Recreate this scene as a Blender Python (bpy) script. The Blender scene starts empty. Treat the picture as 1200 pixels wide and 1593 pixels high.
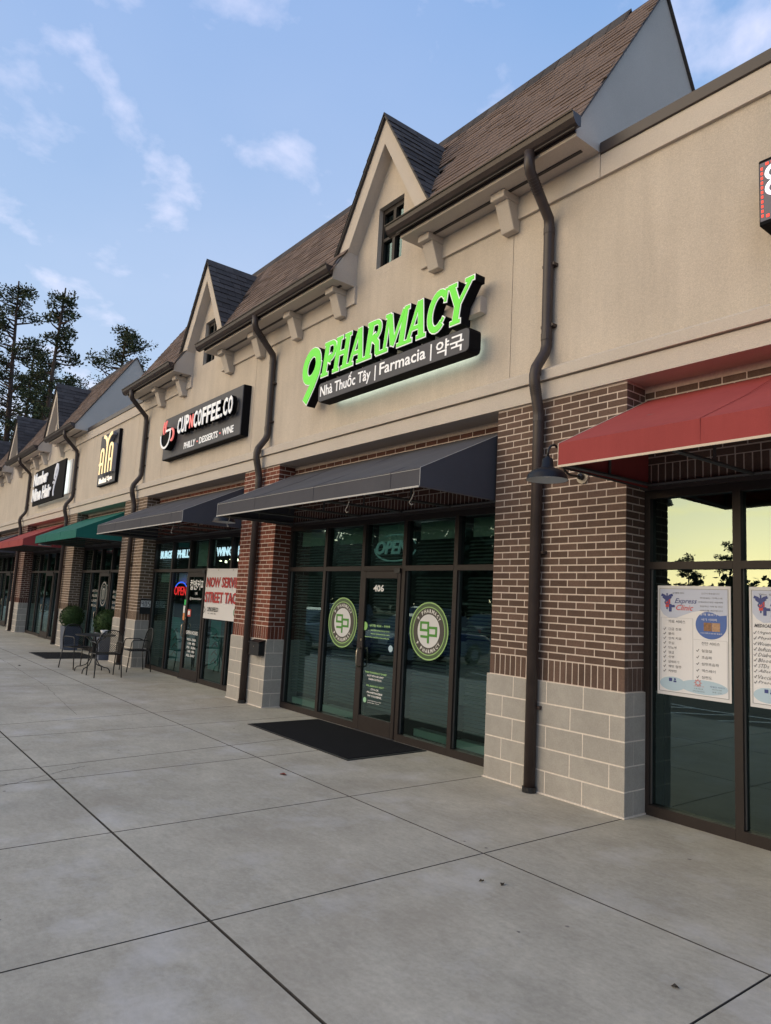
import bpy, math, random
from mathutils import Vector, Matrix
random.seed(7)
S = bpy.context.scene
COL = S.collection
R = math.radians
# ------------------------------------------------------------------ camera
FPX, YAW, PITCH, ROLL = 1099.64, 0.9086937, 0.1293997, 0.0535520
cam_d = bpy.data.cameras.new('camera'); cam = bpy.data.objects.new('camera', cam_d); COL.objects.link(cam)
cam_d.sensor_fit = 'VERTICAL'; cam_d.sensor_height = 24; cam_d.lens = FPX/1593*24
cam_d.clip_start = 0.05; cam_d.clip_end = 6000
_f = Vector((-math.sin(YAW)*math.cos(PITCH), math.cos(YAW)*math.cos(PITCH), math.sin(PITCH)))
_r = Vector((math.cos(YAW), math.sin(YAW), 0)); _u = _r.cross(_f)
_r2 = math.cos(ROLL)*_r + math.sin(ROLL)*_u; _u2 = -math.sin(ROLL)*_r + math.cos(ROLL)*_u
CAM = Vector((0, -5.392, 1.644))
m = Matrix((( _r2.x, _u2.x, -_f.x, CAM.x), (_r2.y, _u2.y, -_f.y, CAM.y), (_r2.z, _u2.z, -_f.z, CAM.z), (0,0,0,1)))
cam.matrix_world = m
S.camera = cam
# ------------------------------------------------------------------ world and sun
SUN_EL = R(5.0); SUN_AZ = math.atan2(-0.40, -0.913)      # azimuth from +Y towards +X
SKY_STRENGTH = 0.136
W = bpy.data.worlds.new('World'); S.world = W; W.use_nodes = True
nt = W.node_tree; N = nt.nodes; L = nt.links
N.clear()
def nd(t, **k):
    n = N.new(t)
    for a, b in k.items(): setattr(n, a, b)
    return n
sky = nd('ShaderNodeTexSky', sky_type='NISHITA', sun_disc=False, sun_elevation=SUN_EL, sun_rotation=SUN_AZ, altitude=200, air_density=1.0, dust_density=1.6, ozone_density=1.3)
tc = nd('ShaderNodeTexCoord')
sep = nd('ShaderNodeSeparateXYZ'); L.new(tc.outputs['Generated'], sep.inputs[0])
# project the view direction on a cloud layer
mz = nd('ShaderNodeMath', operation='ADD'); L.new(sep.outputs['Z'], mz.inputs[0]); mz.inputs[1].default_value = 0.16
mx = nd('ShaderNodeMath', operation='MAXIMUM'); L.new(mz.outputs[0], mx.inputs[0]); mx.inputs[1].default_value = 0.03
dx = nd('ShaderNodeMath', operation='DIVIDE'); L.new(sep.outputs['X'], dx.inputs[0]); L.new(mx.outputs[0], dx.inputs[1])
dy = nd('ShaderNodeMath', operation='DIVIDE'); L.new(sep.outputs['Y'], dy.inputs[0]); L.new(mx.outputs[0], dy.inputs[1])
cmb = nd('ShaderNodeCombineXYZ'); L.new(dx.outputs[0], cmb.inputs[0]); L.new(dy.outputs[0], cmb.inputs[1])
n1 = nd('ShaderNodeTexNoise'); n1.inputs['Scale'].default_value = 4.0; n1.inputs['Detail'].default_value = 7; n1.inputs['Roughness'].default_value = 0.55
n1.inputs['Distortion'].default_value = 0.15
L.new(cmb.outputs[0], n1.inputs['Vector'])
r1 = nd('ShaderNodeValToRGB'); r1.color_ramp.elements[0].position = 0.52; r1.color_ramp.elements[1].position = 0.74
L.new(n1.outputs['Fac'], r1.inputs[0])
n2 = nd('ShaderNodeTexNoise'); n2.inputs['Scale'].default_value = 0.55; n2.inputs['Detail'].default_value = 5
L.new(cmb.outputs[0], n2.inputs['Vector'])
r2 = nd('ShaderNodeValToRGB'); r2.color_ramp.elements[0].position = 0.42; r2.color_ramp.elements[1].position = 0.66
L.new(n2.outputs['Fac'], r2.inputs[0])
# lightened, hazier clear sky (thin high cloud everywhere)
sc = nd('ShaderNodeMix', data_type='RGBA', blend_type='MULTIPLY'); sc.inputs[0].default_value = 1.0
L.new(sky.outputs[0], sc.inputs[6]); sc.inputs[7].default_value = (1.0, 1.0, 1.0, 1)
dot = nd('ShaderNodeVectorMath', operation='DOT_PRODUCT'); L.new(tc.outputs['Generated'], dot.inputs[0])
dot.inputs[1].default_value = (math.sin(SUN_AZ)*math.cos(SUN_EL), math.cos(SUN_AZ)*math.cos(SUN_EL), math.sin(SUN_EL))
mrs = nd('ShaderNodeMapRange'); L.new(dot.outputs['Value'], mrs.inputs[0]); mrs.inputs[1].default_value = .26; mrs.inputs[2].default_value = .90; mrs.interpolation_type = 'SMOOTHSTEP'
mrz = nd('ShaderNodeMapRange'); L.new(sep.outputs['Z'], mrz.inputs[0]); mrz.inputs[1].default_value = .12; mrz.inputs[2].default_value = .75
hc0 = nd('ShaderNodeMix', data_type='RGBA'); L.new(mrz.outputs[0], hc0.inputs[0]); hc0.inputs[6].default_value = (2.45, 3.15, 4.2, 1); hc0.inputs[7].default_value = (1.15, 2.1, 4.1, 1)
hc = nd('ShaderNodeMix', data_type='RGBA'); L.new(mrs.outputs[0], hc.inputs[0]); L.new(hc0.outputs[2], hc.inputs[6]); hc.inputs[7].default_value = (3.6, 3.7, 3.6, 1)
hz = nd('ShaderNodeMix', data_type='RGBA'); hz.inputs[0].default_value = 0.62
L.new(sc.outputs[2], hz.inputs[6]); L.new(hc.outputs[2], hz.inputs[7])
# cloud colour: sunlit towards the sun, pink-white away from it
mr = nd('ShaderNodeMapRange'); L.new(dot.outputs['Value'], mr.inputs[0])
mr.inputs[1].default_value = 0.45; mr.inputs[2].default_value = 1.0; mr.interpolation_type = 'SMOOTHSTEP'
cc = nd('ShaderNodeMix', data_type='RGBA'); L.new(mr.outputs[0], cc.inputs[0])
cc.inputs[6].default_value = (4.3, 4.1, 4.8, 1); cc.inputs[7].default_value = (19, 12.5, 3.4, 1)
fac = nd('ShaderNodeMath', operation='MULTIPLY'); L.new(r1.outputs[0], fac.inputs[0]); fac.inputs[1].default_value = 0.62
fa2 = nd('ShaderNodeMath', operation='MULTIPLY'); L.new(r2.outputs[0], fa2.inputs[0]); fa2.inputs[1].default_value = 0.30
ms2 = nd('ShaderNodeMapRange'); L.new(mrs.outputs[0], ms2.inputs[0]); ms2.inputs[3].default_value = .40; ms2.inputs[4].default_value = 1.0
fa3 = nd('ShaderNodeMath', operation='MULTIPLY'); L.new(fa2.outputs[0], fa3.inputs[0]); L.new(ms2.outputs[0], fa3.inputs[1])
fm = nd('ShaderNodeMath', operation='MAXIMUM'); L.new(fac.outputs[0], fm.inputs[0]); L.new(fa3.outputs[0], fm.inputs[1])
cl = nd('ShaderNodeMix', data_type='RGBA'); L.new(fm.outputs[0], cl.inputs[0]); L.new(hz.outputs[2], cl.inputs[6]); L.new(cc.outputs[2], cl.inputs[7])
bg = nd('ShaderNodeBackground'); L.new(cl.outputs[2], bg.inputs[0]); bg.inputs[1].default_value = SKY_STRENGTH
wo = nd('ShaderNodeOutputWorld'); L.new(bg.outputs[0], wo.inputs[0])
sun_d = bpy.data.lights.new('sun', 'SUN'); sun_d.energy = 1.15; sun_d.angle = R(80); sun_d.color = (1.0, 0.87, 0.70)
sun = bpy.data.objects.new('sun', sun_d); COL.objects.link(sun)
sd = Vector((math.sin(SUN_AZ)*math.cos(SUN_EL), math.cos(SUN_AZ)*math.cos(SUN_EL), math.sin(SUN_EL)))
sun.rotation_euler = sd.to_track_quat('Z', 'Y').to_euler(); sun.location = (0, -20, 20)
S.view_settings.view_transform = 'Standard'; S.view_settings.look = 'None'
S.view_settings.exposure = 1.0; S.view_settings.gamma = 1.0; S.view_settings.use_curve_mapping = False
S.render.engine = 'CYCLES'
S.cycles.max_bounces = 8; S.cycles.transparent_max_bounces = 12

# ------------------------------------------------------------------ materials
MATS = {}
def mat(name, col, rough=0.7, metal=0.0, spec=0.5, emit=None, estr=0.0, noise=None, bump=None, island=0.0, coat=0.0, tex2=None):
    """noise=(scale, amount, [stretch xyz]) varies brightness; bump=(scale, strength, distance)"""
    if name in MATS: return MATS[name]
    M = bpy.data.materials.new(name); M.use_nodes = True
    t = M.node_tree; b = t.nodes['Principled BSDF']
    b.inputs['Roughness'].default_value = rough; b.inputs['Metallic'].default_value = metal
    b.inputs['Specular IOR Level'].default_value = spec
    b.inputs['Coat Weight'].default_value = coat
    b.inputs['Base Color'].default_value = (*col, 1)
    if emit: b.inputs['Emission Color'].default_value = (*emit, 1); b.inputs['Emission Strength'].default_value = estr
    g = t.nodes.new('ShaderNodeNewGeometry'); last = None
    def mul(fac_sock, lo, hi, last):
        rm = t.nodes.new('ShaderNodeMapRange'); t.links.new(fac_sock, rm.inputs[0])
        rm.inputs[3].default_value = lo; rm.inputs[4].default_value = hi
        mm = t.nodes.new('ShaderNodeVectorMath'); mm.operation = 'SCALE'
        if last is None: mm.inputs[0].default_value = col
        else: t.links.new(last, mm.inputs[0])
        t.links.new(rm.outputs[0], mm.inputs['Scale']); return mm.outputs[0]
    for nz in ([noise] if noise and not isinstance(noise, list) else (noise or [])):
        no = t.nodes.new('ShaderNodeTexNoise'); no.inputs['Scale'].default_value = nz[0]; no.inputs['Detail'].default_value = 6
        no.inputs['Roughness'].default_value = 0.62
        src = g.outputs['Position']
        if len(nz) > 2:
            mp = t.nodes.new('ShaderNodeMapping'); mp.inputs['Scale'].default_value = nz[2]; t.links.new(src, mp.inputs[0]); src = mp.outputs[0]
        t.links.new(src, no.inputs['Vector'])
        rr = t.nodes.new('ShaderNodeMapRange'); t.links.new(no.outputs['Fac'], rr.inputs[0]); rr.inputs[1].default_value = .3; rr.inputs[2].default_value = .7
        last = mul(rr.outputs[0], 1-nz[1], 1+nz[1], last)
    if island: last = mul(g.outputs['Random Per Island'], 1-island, 1+island, last)
    for tx in ([tex2] if isinstance(tex2, tuple) else (tex2 or [])):   # (scale, colour, low, high, amount): blotches of another colour
        no = t.nodes.new('ShaderNodeTexNoise'); no.inputs['Scale'].default_value = tx[0]; no.inputs['Detail'].default_value = 8; no.inputs['Roughness'].default_value = .65
        t.links.new(g.outputs['Position'], no.inputs['Vector'])
        rr = t.nodes.new('ShaderNodeMapRange'); t.links.new(no.outputs['Fac'], rr.inputs[0]); rr.inputs[1].default_value = tx[2]; rr.inputs[2].default_value = tx[3]; rr.inputs[4].default_value = tx[4]
        mi = t.nodes.new('ShaderNodeMix'); mi.data_type = 'RGBA'; t.links.new(rr.outputs[0], mi.inputs[0])
        if last is None: mi.inputs[6].default_value = (*col, 1)
        else: t.links.new(last, mi.inputs[6])
        mi.inputs[7].default_value = (*tx[1], 1); last = mi.outputs[2]
    if last is not None: t.links.new(last, b.inputs['Base Color'])
    if bump:
        bs = bump if isinstance(bump, list) else [bump]; prev = None
        for bb in bs:
            no = t.nodes.new('ShaderNodeTexNoise'); no.inputs['Scale'].default_value = bb[0]; no.inputs['Detail'].default_value = 4
            t.links.new(g.outputs['Position'], no.inputs['Vector'])
            bu = t.nodes.new('ShaderNodeBump'); bu.inputs['Strength'].default_value = bb[1]; bu.inputs['Distance'].default_value = bb[2]
            t.links.new(no.outputs['Fac'], bu.inputs['Height'])
            if prev: t.links.new(prev, bu.inputs['Normal'])
            prev = bu.outputs[0]
        t.links.new(prev, b.inputs['Normal'])
    MATS[name] = M; return M
def emis(name, col, s):
    return mat(name, tuple(min(c, .8) for c in col), .5, emit=col, estr=s)
stucco = mat('stucco', (.53, .466, .400), .92, spec=.2, noise=[(130, .18), (1.1, .06), (5, .07, (1, 1, .10))], bump=[(150, .55, .006), (45, .25, .006)])
stucco_g = mat('stucco_trim', (.545, .487, .43), .92, spec=.2, noise=[(140, .12), (1.4, .05)], bump=[(150, .5, .006)])
brick_brown = mat('brick_brown', (.115, .074, .058), .88, spec=.25, noise=[(60, .18), (9, .12)], island=.22, bump=(180, .3, .003))
brick_red = mat('brick_red', (.16, .052, .034), .88, spec=.25, noise=[(60, .15)], island=.30, bump=(180, .3, .003))
brick_tan = mat('brick_tan', (.15, .105, .075), .88, spec=.25, noise=[(60, .15)], island=.2, bump=(180, .3, .003))
brick_dred = mat('brick_dark_red', (.10, .045, .035), .88, spec=.25, noise=[(60, .15)], island=.2)
mortar = mat('mortar', (.60, .505, .44), .95, spec=.1, noise=[(40, .12)], bump=(200, .3, .003))
mortar_l = mat('block_mortar', (.72, .65, .58), .95, spec=.1, noise=[(40, .1)])
block_m = mat('split_block', (.365, .342, .312), .93, spec=.2, noise=[(90, .10), (2.5, .09), (14, .05)], island=.09, bump=(160, .35, .004))
frame_m = mat('bronze_frame', (.024, .018, .017), .5, metal=.0, spec=.3, noise=(8, .1))
gutter_m = mat('bronze_gutter', (.045, .033, .031), .42, spec=.4, noise=[(5, .18)])
cap_m = mat('parapet_metal', (.050, .038, .036), .45, noise=(3, .12))
shingle_m = mat('shingle', (.165, .122, .102), .95, spec=.15, noise=[(60, .28), (1.5, .10)], island=.26, bump=(220, .5, .004))
shingle_d = mat('shingle_shaded', (.075, .068, .068), .95, spec=.15, noise=[(60, .25)], island=.22)  # darker copy of shingle; shade of the dormer sides put into the colour
dark_edge = mat('drip_edge', (.035, .030, .030), .6)
concrete = mat('concrete', (.42, .388, .326), .86, spec=.25, noise=[(.5, .14), (2.6, .12), (11, .09, (1, 2.2, 1)), (38, .09), (260, .14)], bump=[(260, .25, .002), (30, .12, .003)], tex2=[(1.6, (.57, .55, .54), .52, .72, .6), (.9, (.31, .265, .21), .50, .72, .42), (4.5, (.29, .25, .20), .58, .74, .35), (23, (.55, .53, .50), .66, .72, .35)])
joint_m = mat('joint_dirt', (.055, .048, .042), .95, noise=(40, .3))
kerb_m = mat('kerb_concrete', (.36, .33, .29), .9, noise=(6, .1))
asphalt = mat('asphalt', (.045, .046, .05), .85, noise=[(.4, .2), (60, .25)])
paint_w = mat('road_paint', (.75, .75, .72), .7, noise=(8, .12))
grass_m = mat('grass', (.055, .075, .03), .95, noise=(1.5, .3))
black_m = mat('black_metal', (.012, .012, .014), .38, spec=.5)
lampblk = mat('lamp_enamel', (.007, .009, .016), .42, spec=.3)
lampin = mat('lamp_inner', (.55, .56, .56), .5)
dkgrey = mat('sign_grey', (.082, .084, .098), .6, spec=.3, noise=(3, .05))
signblk = mat('sign_black', (.008, .008, .010), .75, spec=.08)
white_m = mat('white_panel', (.72, .71, .70), .55)
white_l = emis('white_lit', (.95, .95, 1.0), .12)
green_l = mat('green_lit', (.08, .50, .01), .4, emit=(.08, .66, .01), estr=.26)
red_l = mat('pink_red_lit', (.6, .12, .10), .4, emit=(.8, .18, .16), estr=.4)
glow_m = emis('halo_led', (.78, 1.0, .93), 1.5)
yellow_l = emis('gold_lit', (1.0, .70, .36), .42)
awn_grey = mat('awning_grey', (.070, .070, .083), .88, spec=.3, noise=[(1.2, .10), (300, .15)], bump=[(2.0, .35, .05), (420, .3, .001)])
awn_red = mat('awning_red', (.30, .052, .050), .85, spec=.3, noise=[(1.0, .08), (14, .05, (1, 1, .06)), (300, .12)], bump=(2.0, .25, .03))
awn_green = mat('awning_green', (.012, .13, .105), .85, spec=.3, noise=[(1.2, .10)])
piping_g = mat('piping_light', (.42, .41, .40), .6)
piping_r = mat('piping_cream', (.60, .50, .40), .6)
tube_m = mat('awning_tube', (.11, .105, .105), .45, metal=.4)
steel = mat('handle_steel', (.42, .36, .28), .3, metal=.9)
rubber = mat('mat_rubber', (.006, .006, .009), .9, spec=.2, noise=[(120, .6), (3, .2)], bump=(300, .6, .004), tex2=(90, (.10, .10, .11), .68, .72, .8))
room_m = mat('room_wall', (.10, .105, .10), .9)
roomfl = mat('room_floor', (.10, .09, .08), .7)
blind_m = mat('blind_slat', (.33, .34, .34), .6)
sill_m = mat('inside_sill', (.82, .86, .84), .6)
shade_m = mat('roller_shade', (.75, .80, .74), .8)
def glass(name, tint, ior, rough=0.0, wob=.0):
    M = bpy.data.materials.new(name); M.use_nodes = True; t = M.node_tree; t.nodes.clear()
    o = t.nodes.new('ShaderNodeOutputMaterial'); mx = t.nodes.new('ShaderNodeMixShader')
    tr = t.nodes.new('ShaderNodeBsdfTransparent'); tr.inputs[0].default_value = (*tint, 1)
    gl = t.nodes.new('ShaderNodeBsdfGlossy'); gl.inputs['Roughness'].default_value = rough; gl.inputs[0].default_value = (.70, .97, .95, 1)
    fr = t.nodes.new('ShaderNodeFresnel'); fr.inputs[0].default_value = ior
    if wob:
        g = t.nodes.new('ShaderNodeNewGeometry'); no = t.nodes.new('ShaderNodeTexNoise'); no.inputs['Scale'].default_value = 1.3; no.inputs['Detail'].default_value = 1
        t.links.new(g.outputs['Position'], no.inputs['Vector']); bu = t.nodes.new('ShaderNodeBump'); bu.inputs['Strength'].default_value = 1; bu.inputs['Distance'].default_value = wob
        t.links.new(no.outputs['Fac'], bu.inputs['Height']); t.links.new(bu.outputs[0], gl.inputs['Normal'])
    t.links.new(fr.outputs[0], mx.inputs[0]); t.links.new(tr.outputs[0], mx.inputs[1]); t.links.new(gl.outputs[0], mx.inputs[2]); t.links.new(mx.outputs[0], o.inputs[0])
    MATS[name] = M; return M
glass_m = glass('store_glass', (.36, .53, .51), 2.35, wob=.0015)
glass_d = glass('dormer_glass', (.3, .4, .42), 1.9)
carglass = mat('car_glass', (.01, .012, .015), .05, spec=.8)

# ------------------------------------------------------------------ helpers
WL = {}
def tag(o, label=None, cat=None, group=None, kind=None):
    if label: o['label'] = label
    if cat: o['category'] = cat
    if group: o['group'] = group
    if kind: o['kind'] = kind
    return o
def empty(name, loc, label=None, cat=None, group=None, kind=None, parent=None):
    o = bpy.data.objects.new(name, None); COL.objects.link(o); o.empty_display_size = .1
    base = WL[parent] if parent else Vector((0, 0, 0))
    o.parent = parent; o.location = Vector(loc) - base; WL[o] = Vector(loc)
    return tag(o, label, cat, group, kind)
class MB:
    def __init__(s): s.v = []; s.f = []; s.mi = []; s.cur = 0
    def add(s, vs, fs):
        n = len(s.v); s.v += [tuple(a) for a in vs]; s.f += [tuple(i+n for i in f) for f in fs]; s.mi += [s.cur]*len(fs); return s
    def box(s, x0, x1, y0, y1, z0, z1):
        return s.add([(x0,y0,z0),(x1,y0,z0),(x1,y1,z0),(x0,y1,z0),(x0,y0,z1),(x1,y0,z1),(x1,y1,z1),(x0,y1,z1)],
                     [(0,3,2,1),(4,5,6,7),(0,1,5,4),(1,2,6,5),(2,3,7,6),(3,0,4,7)])
    def prism(s, poly, axis, a, b):
        n = len(poly)
        def P(p, t):
            return (t, p[0], p[1]) if axis == 'x' else ((p[0], t, p[1]) if axis == 'y' else (p[0], p[1], t))
        vs = [P(p, a) for p in poly] + [P(p, b) for p in poly]
        return s.add(vs, [tuple(range(n-1, -1, -1)), tuple(range(n, 2*n))] + [(i, (i+1) % n, n+(i+1) % n, n+i) for i in range(n)])
    def quad(s, a, b, c, d): return s.add([a, b, c, d], [(0, 1, 2, 3)])
    def tube(s, pts, r, n=8, cap=True):
        pts = [Vector(p) for p in pts]; rs = r if isinstance(r, (list, tuple)) else [r]*len(pts)
        up = None; rings = []
        for i, p in enumerate(pts):
            if i == 0: t = pts[1]-p
            elif i == len(pts)-1: t = p-pts[-2]
            else: t = (pts[i+1]-p).normalized() + (p-pts[i-1]).normalized()
            t.normalize()
            if up is None: up = t.orthogonal().normalized()
            else:
                up = up - t*up.dot(t); up = up.normalized() if up.length > 1e-6 else t.orthogonal().normalized()
            w = t.cross(up)
            rings.append([p + (up*math.cos(2*math.pi*k/n) + w*math.sin(2*math.pi*k/n))*rs[i] for k in range(n)])
        vs = [v for g in rings for v in g]; fs = []
        for i in range(len(rings)-1):
            for k in range(n): fs.append((i*n+k, i*n+(k+1) % n, (i+1)*n+(k+1) % n, (i+1)*n+k))
        if cap: fs += [tuple(range(n-1, -1, -1)), tuple(range((len(rings)-1)*n, len(rings)*n))]
        return s.add(vs, fs)
    def lathe(s, prof, c, n=24):
        vs = [(c[0]+r*math.cos(2*math.pi*k/n), c[1]+r*math.sin(2*math.pi*k/n), c[2]+z) for r, z in prof for k in range(n)]; fs = []
        for i in range(len(prof)-1):
            for k in range(n): fs.append((i*n+k, i*n+(k+1) % n, (i+1)*n+(k+1) % n, (i+1)*n+k))
        return s.add(vs, fs)
    def build(s, name, mt, parent=None, org=None, smooth=False, label=None, cat=None, group=None, kind=None):
        base = WL[parent] if parent else Vector((0, 0, 0))
        o0 = Vector(org) if org is not None else base
        me = bpy.data.meshes.new(name)
        me.from_pydata([(v[0]-o0.x, v[1]-o0.y, v[2]-o0.z) for v in s.v], [], s.f)
        for mm in (mt if isinstance(mt, list) else [mt]): me.materials.append(mm)
        if isinstance(mt, list): me.polygons.foreach_set('material_index', s.mi)
        if smooth: me.polygons.foreach_set('use_smooth', [True]*len(me.polygons))
        me.update()
        o = bpy.data.objects.new(name, me); COL.objects.link(o); o.parent = parent; o.location = o0 - base; WL[o] = o0
        return tag(o, label, cat, group, kind)
def box(name, mt, parent, *b, **k): return MB().box(*b).build(name, mt, parent, **k)
def inst(name, me, loc, parent, rot=None, scale=None):
    o = bpy.data.objects.new(name, me); COL.objects.link(o); o.parent = parent
    o.location = Vector(loc) - WL[parent]; WL[o] = Vector(loc)
    if rot: o.rotation_euler = rot
    if scale: o.scale = scale
    return o
def bevel(o, w=.01, seg=2):
    b = o.modifiers.new('bevel', 'BEVEL'); b.width = w; b.segments = seg; b.limit_method = 'ANGLE'; b.angle_limit = R(40); return o
TREQ = []
def text(s, parent, mt, x0, x1, z0, z1, y, depth=.0, bold=0.0, shear=0.0, name='lettering', ang=None, back=None, flip=False, res=2, label=None):
    """text facing -Y, fitted into the box x0..x1, z0..z1 of the plane y"""
    c = bpy.data.curves.new(name, 'FONT'); c.body = s; c.size = 1; c.shear = shear; c.offset = bold; c.extrude = max(depth/2, 0)*1.0
    c.resolution_u = res; c.fill_mode = 'BOTH' if depth else 'FRONT'
    o = bpy.data.objects.new(name + '_src', c); COL.objects.link(o)
    TREQ.append((o, parent, mt, x0, x1, z0, z1, y, depth, name, ang, back, label))
def flush_text():
    bpy.context.view_layer.update(); dg = bpy.context.evaluated_depsgraph_get(); out = []
    for q in TREQ: out.append(bpy.data.meshes.new_from_object(q[0].evaluated_get(dg)))
    for q, me in zip(TREQ, out):
        o, parent, mt, x0, x1, z0, z1, y, depth, name, ang, back, label = q
        if not me.vertices: bpy.data.objects.remove(o); continue
        xs = [v.co.x for v in me.vertices]; ys = [v.co.y for v in me.vertices]
        a, b, c, d = min(xs), max(xs), min(ys), max(ys)
        base = WL[parent]
        cx, cz = (x0+x1)/2, (z0+z1)/2
        for v in me.vertices:
            lx = (v.co.x-a)/max(b-a, 1e-6)*(x1-x0); lz = (v.co.y-c)/max(d-c, 1e-6)*(z1-z0)
            px, pz = x0+lx, z0+lz
            if ang is not None:
                ux, uz = px-cx, pz-cz; px = cx+ux*math.cos(ang)-uz*math.sin(ang); pz = cz+ux*math.sin(ang)+uz*math.cos(ang)
            yy = y - v.co.z - depth/2
            v.co = (px-base.x, yy-base.y, pz-base.z)
        me.materials.clear(); me.materials.append(mt); me.name = name
        ob = bpy.data.objects.new(name, me); COL.objects.link(ob); ob.parent = parent; WL[ob] = base
        if label: ob['label'] = label
        cu = o.data; bpy.data.objects.remove(o); bpy.data.curves.remove(cu)
def arc(cx, cy, rx, ry, a0, a1, n=10):
    return [(cx+rx*math.cos(R(a0+(a1-a0)*i/n)), cy+ry*math.sin(R(a0+(a1-a0)*i/n))) for i in range(n+1)]
def strokes(mb, sts, mp, y0, y1, grow=0.0):
    """each stroke (points, width): a mitred ribbon in the plane, extruded from y0 (front) back to y1"""
    for k, (pts, w) in enumerate(sts):
        P = [Vector(mp(*p)) for p in pts]; closed = (P[0]-P[-1]).length < 1e-5
        if closed: P = P[:-1]
        n = len(P); Lf = []; Rt = []
        if not closed and grow:
            P[0] = P[0] - (P[1]-P[0]).normalized()*grow; P[-1] = P[-1] + (P[-1]-P[-2]).normalized()*grow
        for i in range(n):
            a = P[(i-1) % n] if (i or closed) else None; b = P[(i+1) % n] if (i < n-1 or closed) else None
            d1 = (P[i]-a).normalized() if a is not None else None; d2 = (b-P[i]).normalized() if b is not None else None
            if d1 is None: d1 = d2
            if d2 is None: d2 = d1
            nn = Vector((-(d1.y+d2.y), d1.x+d2.x)); nn = nn.normalized() if nn.length > 1e-6 else Vector((-d1.y, d1.x))
            cs = max(.45, nn.dot(Vector((-d1.y, d1.x)))); h = (w/2+grow)/cs
            Lf.append(P[i]+nn*h); Rt.append(P[i]-nn*h)
        e = k*.0004
        for i in range(n if closed else n-1):
            j = (i+1) % n
            q = [Rt[i], Rt[j], Lf[j], Lf[i]]
            mb.prism([(v.x, v.y) for v in q], 'y', y0-e, y1)

# ------------------------------------------------------------------ ground
ground = MB().quad((-3000, -3000, -.19), (3000, -3000, -.19), (3000, 3000, -.19), (-3000, 3000, -.19)).build('ground', grass_m, kind='structure')
lot = box('car_park', asphalt, None, -120, 60, -48, -6.02, -.186, -.13, kind='structure')
kerb = bevel(box('kerb', kerb_m, None, -60, 20, -6.05, -5.90, -.18, -.001, kind='structure'), .02, 2)
mk = MB()
for i in range(9):
    x = -5.0 - i*1.0
    mk.prism([(x, -6.3), (x+.12, -6.3), (x+1.3, -8.3), (x+1.18, -8.3)], 'z', -.128, -.1255)
mk.box(-14.2, -3.4, -8.42, -8.3, -.128, -.1255)
for i in range(14):
    x = -50+i*2.75
    if not -15 < x < -3: mk.box(x, x+.1, -11.6, -6.4, -.128, -.1255)
for i in range(24): mk.box(-60+i*2.75, -59.9+i*2.75, -24, -18.8, -.128, -.1255)
mk.build('parking_markings', paint_w, kind='structure')

pav = empty('pavement', (0, 0, 0), kind='structure')
box('joint_bed', joint_m, pav, -60, 20, -5.90, .42, -.10, -.035)
JX = [(20, 0), (13.5, 0), (11, 0), (8.5, 0), (6.0, 0), (3.6, 0), (1.2, 0), (-1.64, 0), (-3.51, 0), (-5.085, 0), (-6.80, -.035), (-7.555, -.107), (-8.80, -.03), (-10.0, -.15), (-12.9, 0), (-15.3, 0), (-17.8, 0),
      (-20.3, 0), (-22.8, 0), (-25.5, 0), (-28, 0), (-31, 0), (-34, 0), (-37, 0), (-40, 0), (-44, 0), (-48, 0), (-54, 0), (-60, 0)]
JY = [.42, -1.655, -3.645, -5.90]
for j in range(3):
    ya, yb = JY[j], JY[j+1]
    for i in range(len(JX)-1):
        (xa, sa), (xb, sb) = JX[i], JX[i+1]
        if j == 2: sa = sb = 0 if False else 0; xa += JX[i][1]*-3.645; xb += JX[i+1][1]*-3.645
        g = .003; gy0 = 0 if j == 0 else (.0058 if j == 2 else .004); gy1 = .004 if j == 0 else (.0058 if j == 1 else 0)
        def X(x, s_, y): return x + s_*y
        y0, y1 = yb+gy1, ya-gy0
        P = [(X(xb, sb, y0)+g, y0), (X(xa, sa, y0)-g, y0), (X(xa, sa, y1)-g, y1), (X(xb, sb, y1)+g, y1)]
        cx = sum(p[0] for p in P)/4; cy = sum(p[1] for p in P)/4
        b = .003
        Pi = []
        for p in P: Pi.append((p[0] + (b if p[0] < cx else -b), p[1] + (b if p[1] < cy else -b)))
        mb = MB(); vs = [(p[0], p[1], -.05) for p in P] + [(p[0], p[1], -.003) for p in P] + [(p[0], p[1], 0) for p in Pi]
        mb.add(vs, [(8, 9, 10, 11)]); mb.cur = 1
        n0 = 0; fs_ = [(a, (a+1) % 4, 4+(a+1) % 4, 4+a) for a in range(4)] + [(4+a, 4+(a+1) % 4, 8+(a+1) % 4, 8+a) for a in range(4)]
        mb.f += fs_; mb.mi += [1]*len(fs_)
        mb.build('slab', [concrete, joint_m], pav, org=(cx, cy, 0))

ck_ = MB(); rnd_ = random.Random(4)
def crack(pts, w=.006):
    P = []
    for (xa, ya), (xb, yb) in zip(pts[:-1], pts[1:]):
        n_ = 14
        for q in range(n_): P.append((xa+(xb-xa)*q/n_+rnd_.uniform(-.012, .012), ya+(yb-ya)*q/n_+rnd_.uniform(-.012, .012)))
    P.append(pts[-1])
    for a, b in zip(P[:-1], P[1:]):
        d = Vector((b[0]-a[0], b[1]-a[1])).normalized(); nx_, ny_ = -d.y*w/2, d.x*w/2
        ck_.add([(a[0]+nx_, a[1]+ny_, .0012), (a[0]-nx_, a[1]-ny_, .0012), (b[0]-nx_, b[1]-ny_, .0012), (b[0]+nx_, b[1]+ny_, .0012)], [(0, 1, 2, 3)])
crack([(-6.62, -4.06), (-6.95, -3.50), (-7.05, -3.28)]); crack([(-12.9, -2.30), (-17.8, -2.14)]); crack([(-12.9, -2.30), (-9.9, -2.6)], .004)
ck_.build('hairline_cracks', joint_m, pav, kind='stuff')
gs_ = MB()
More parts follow.
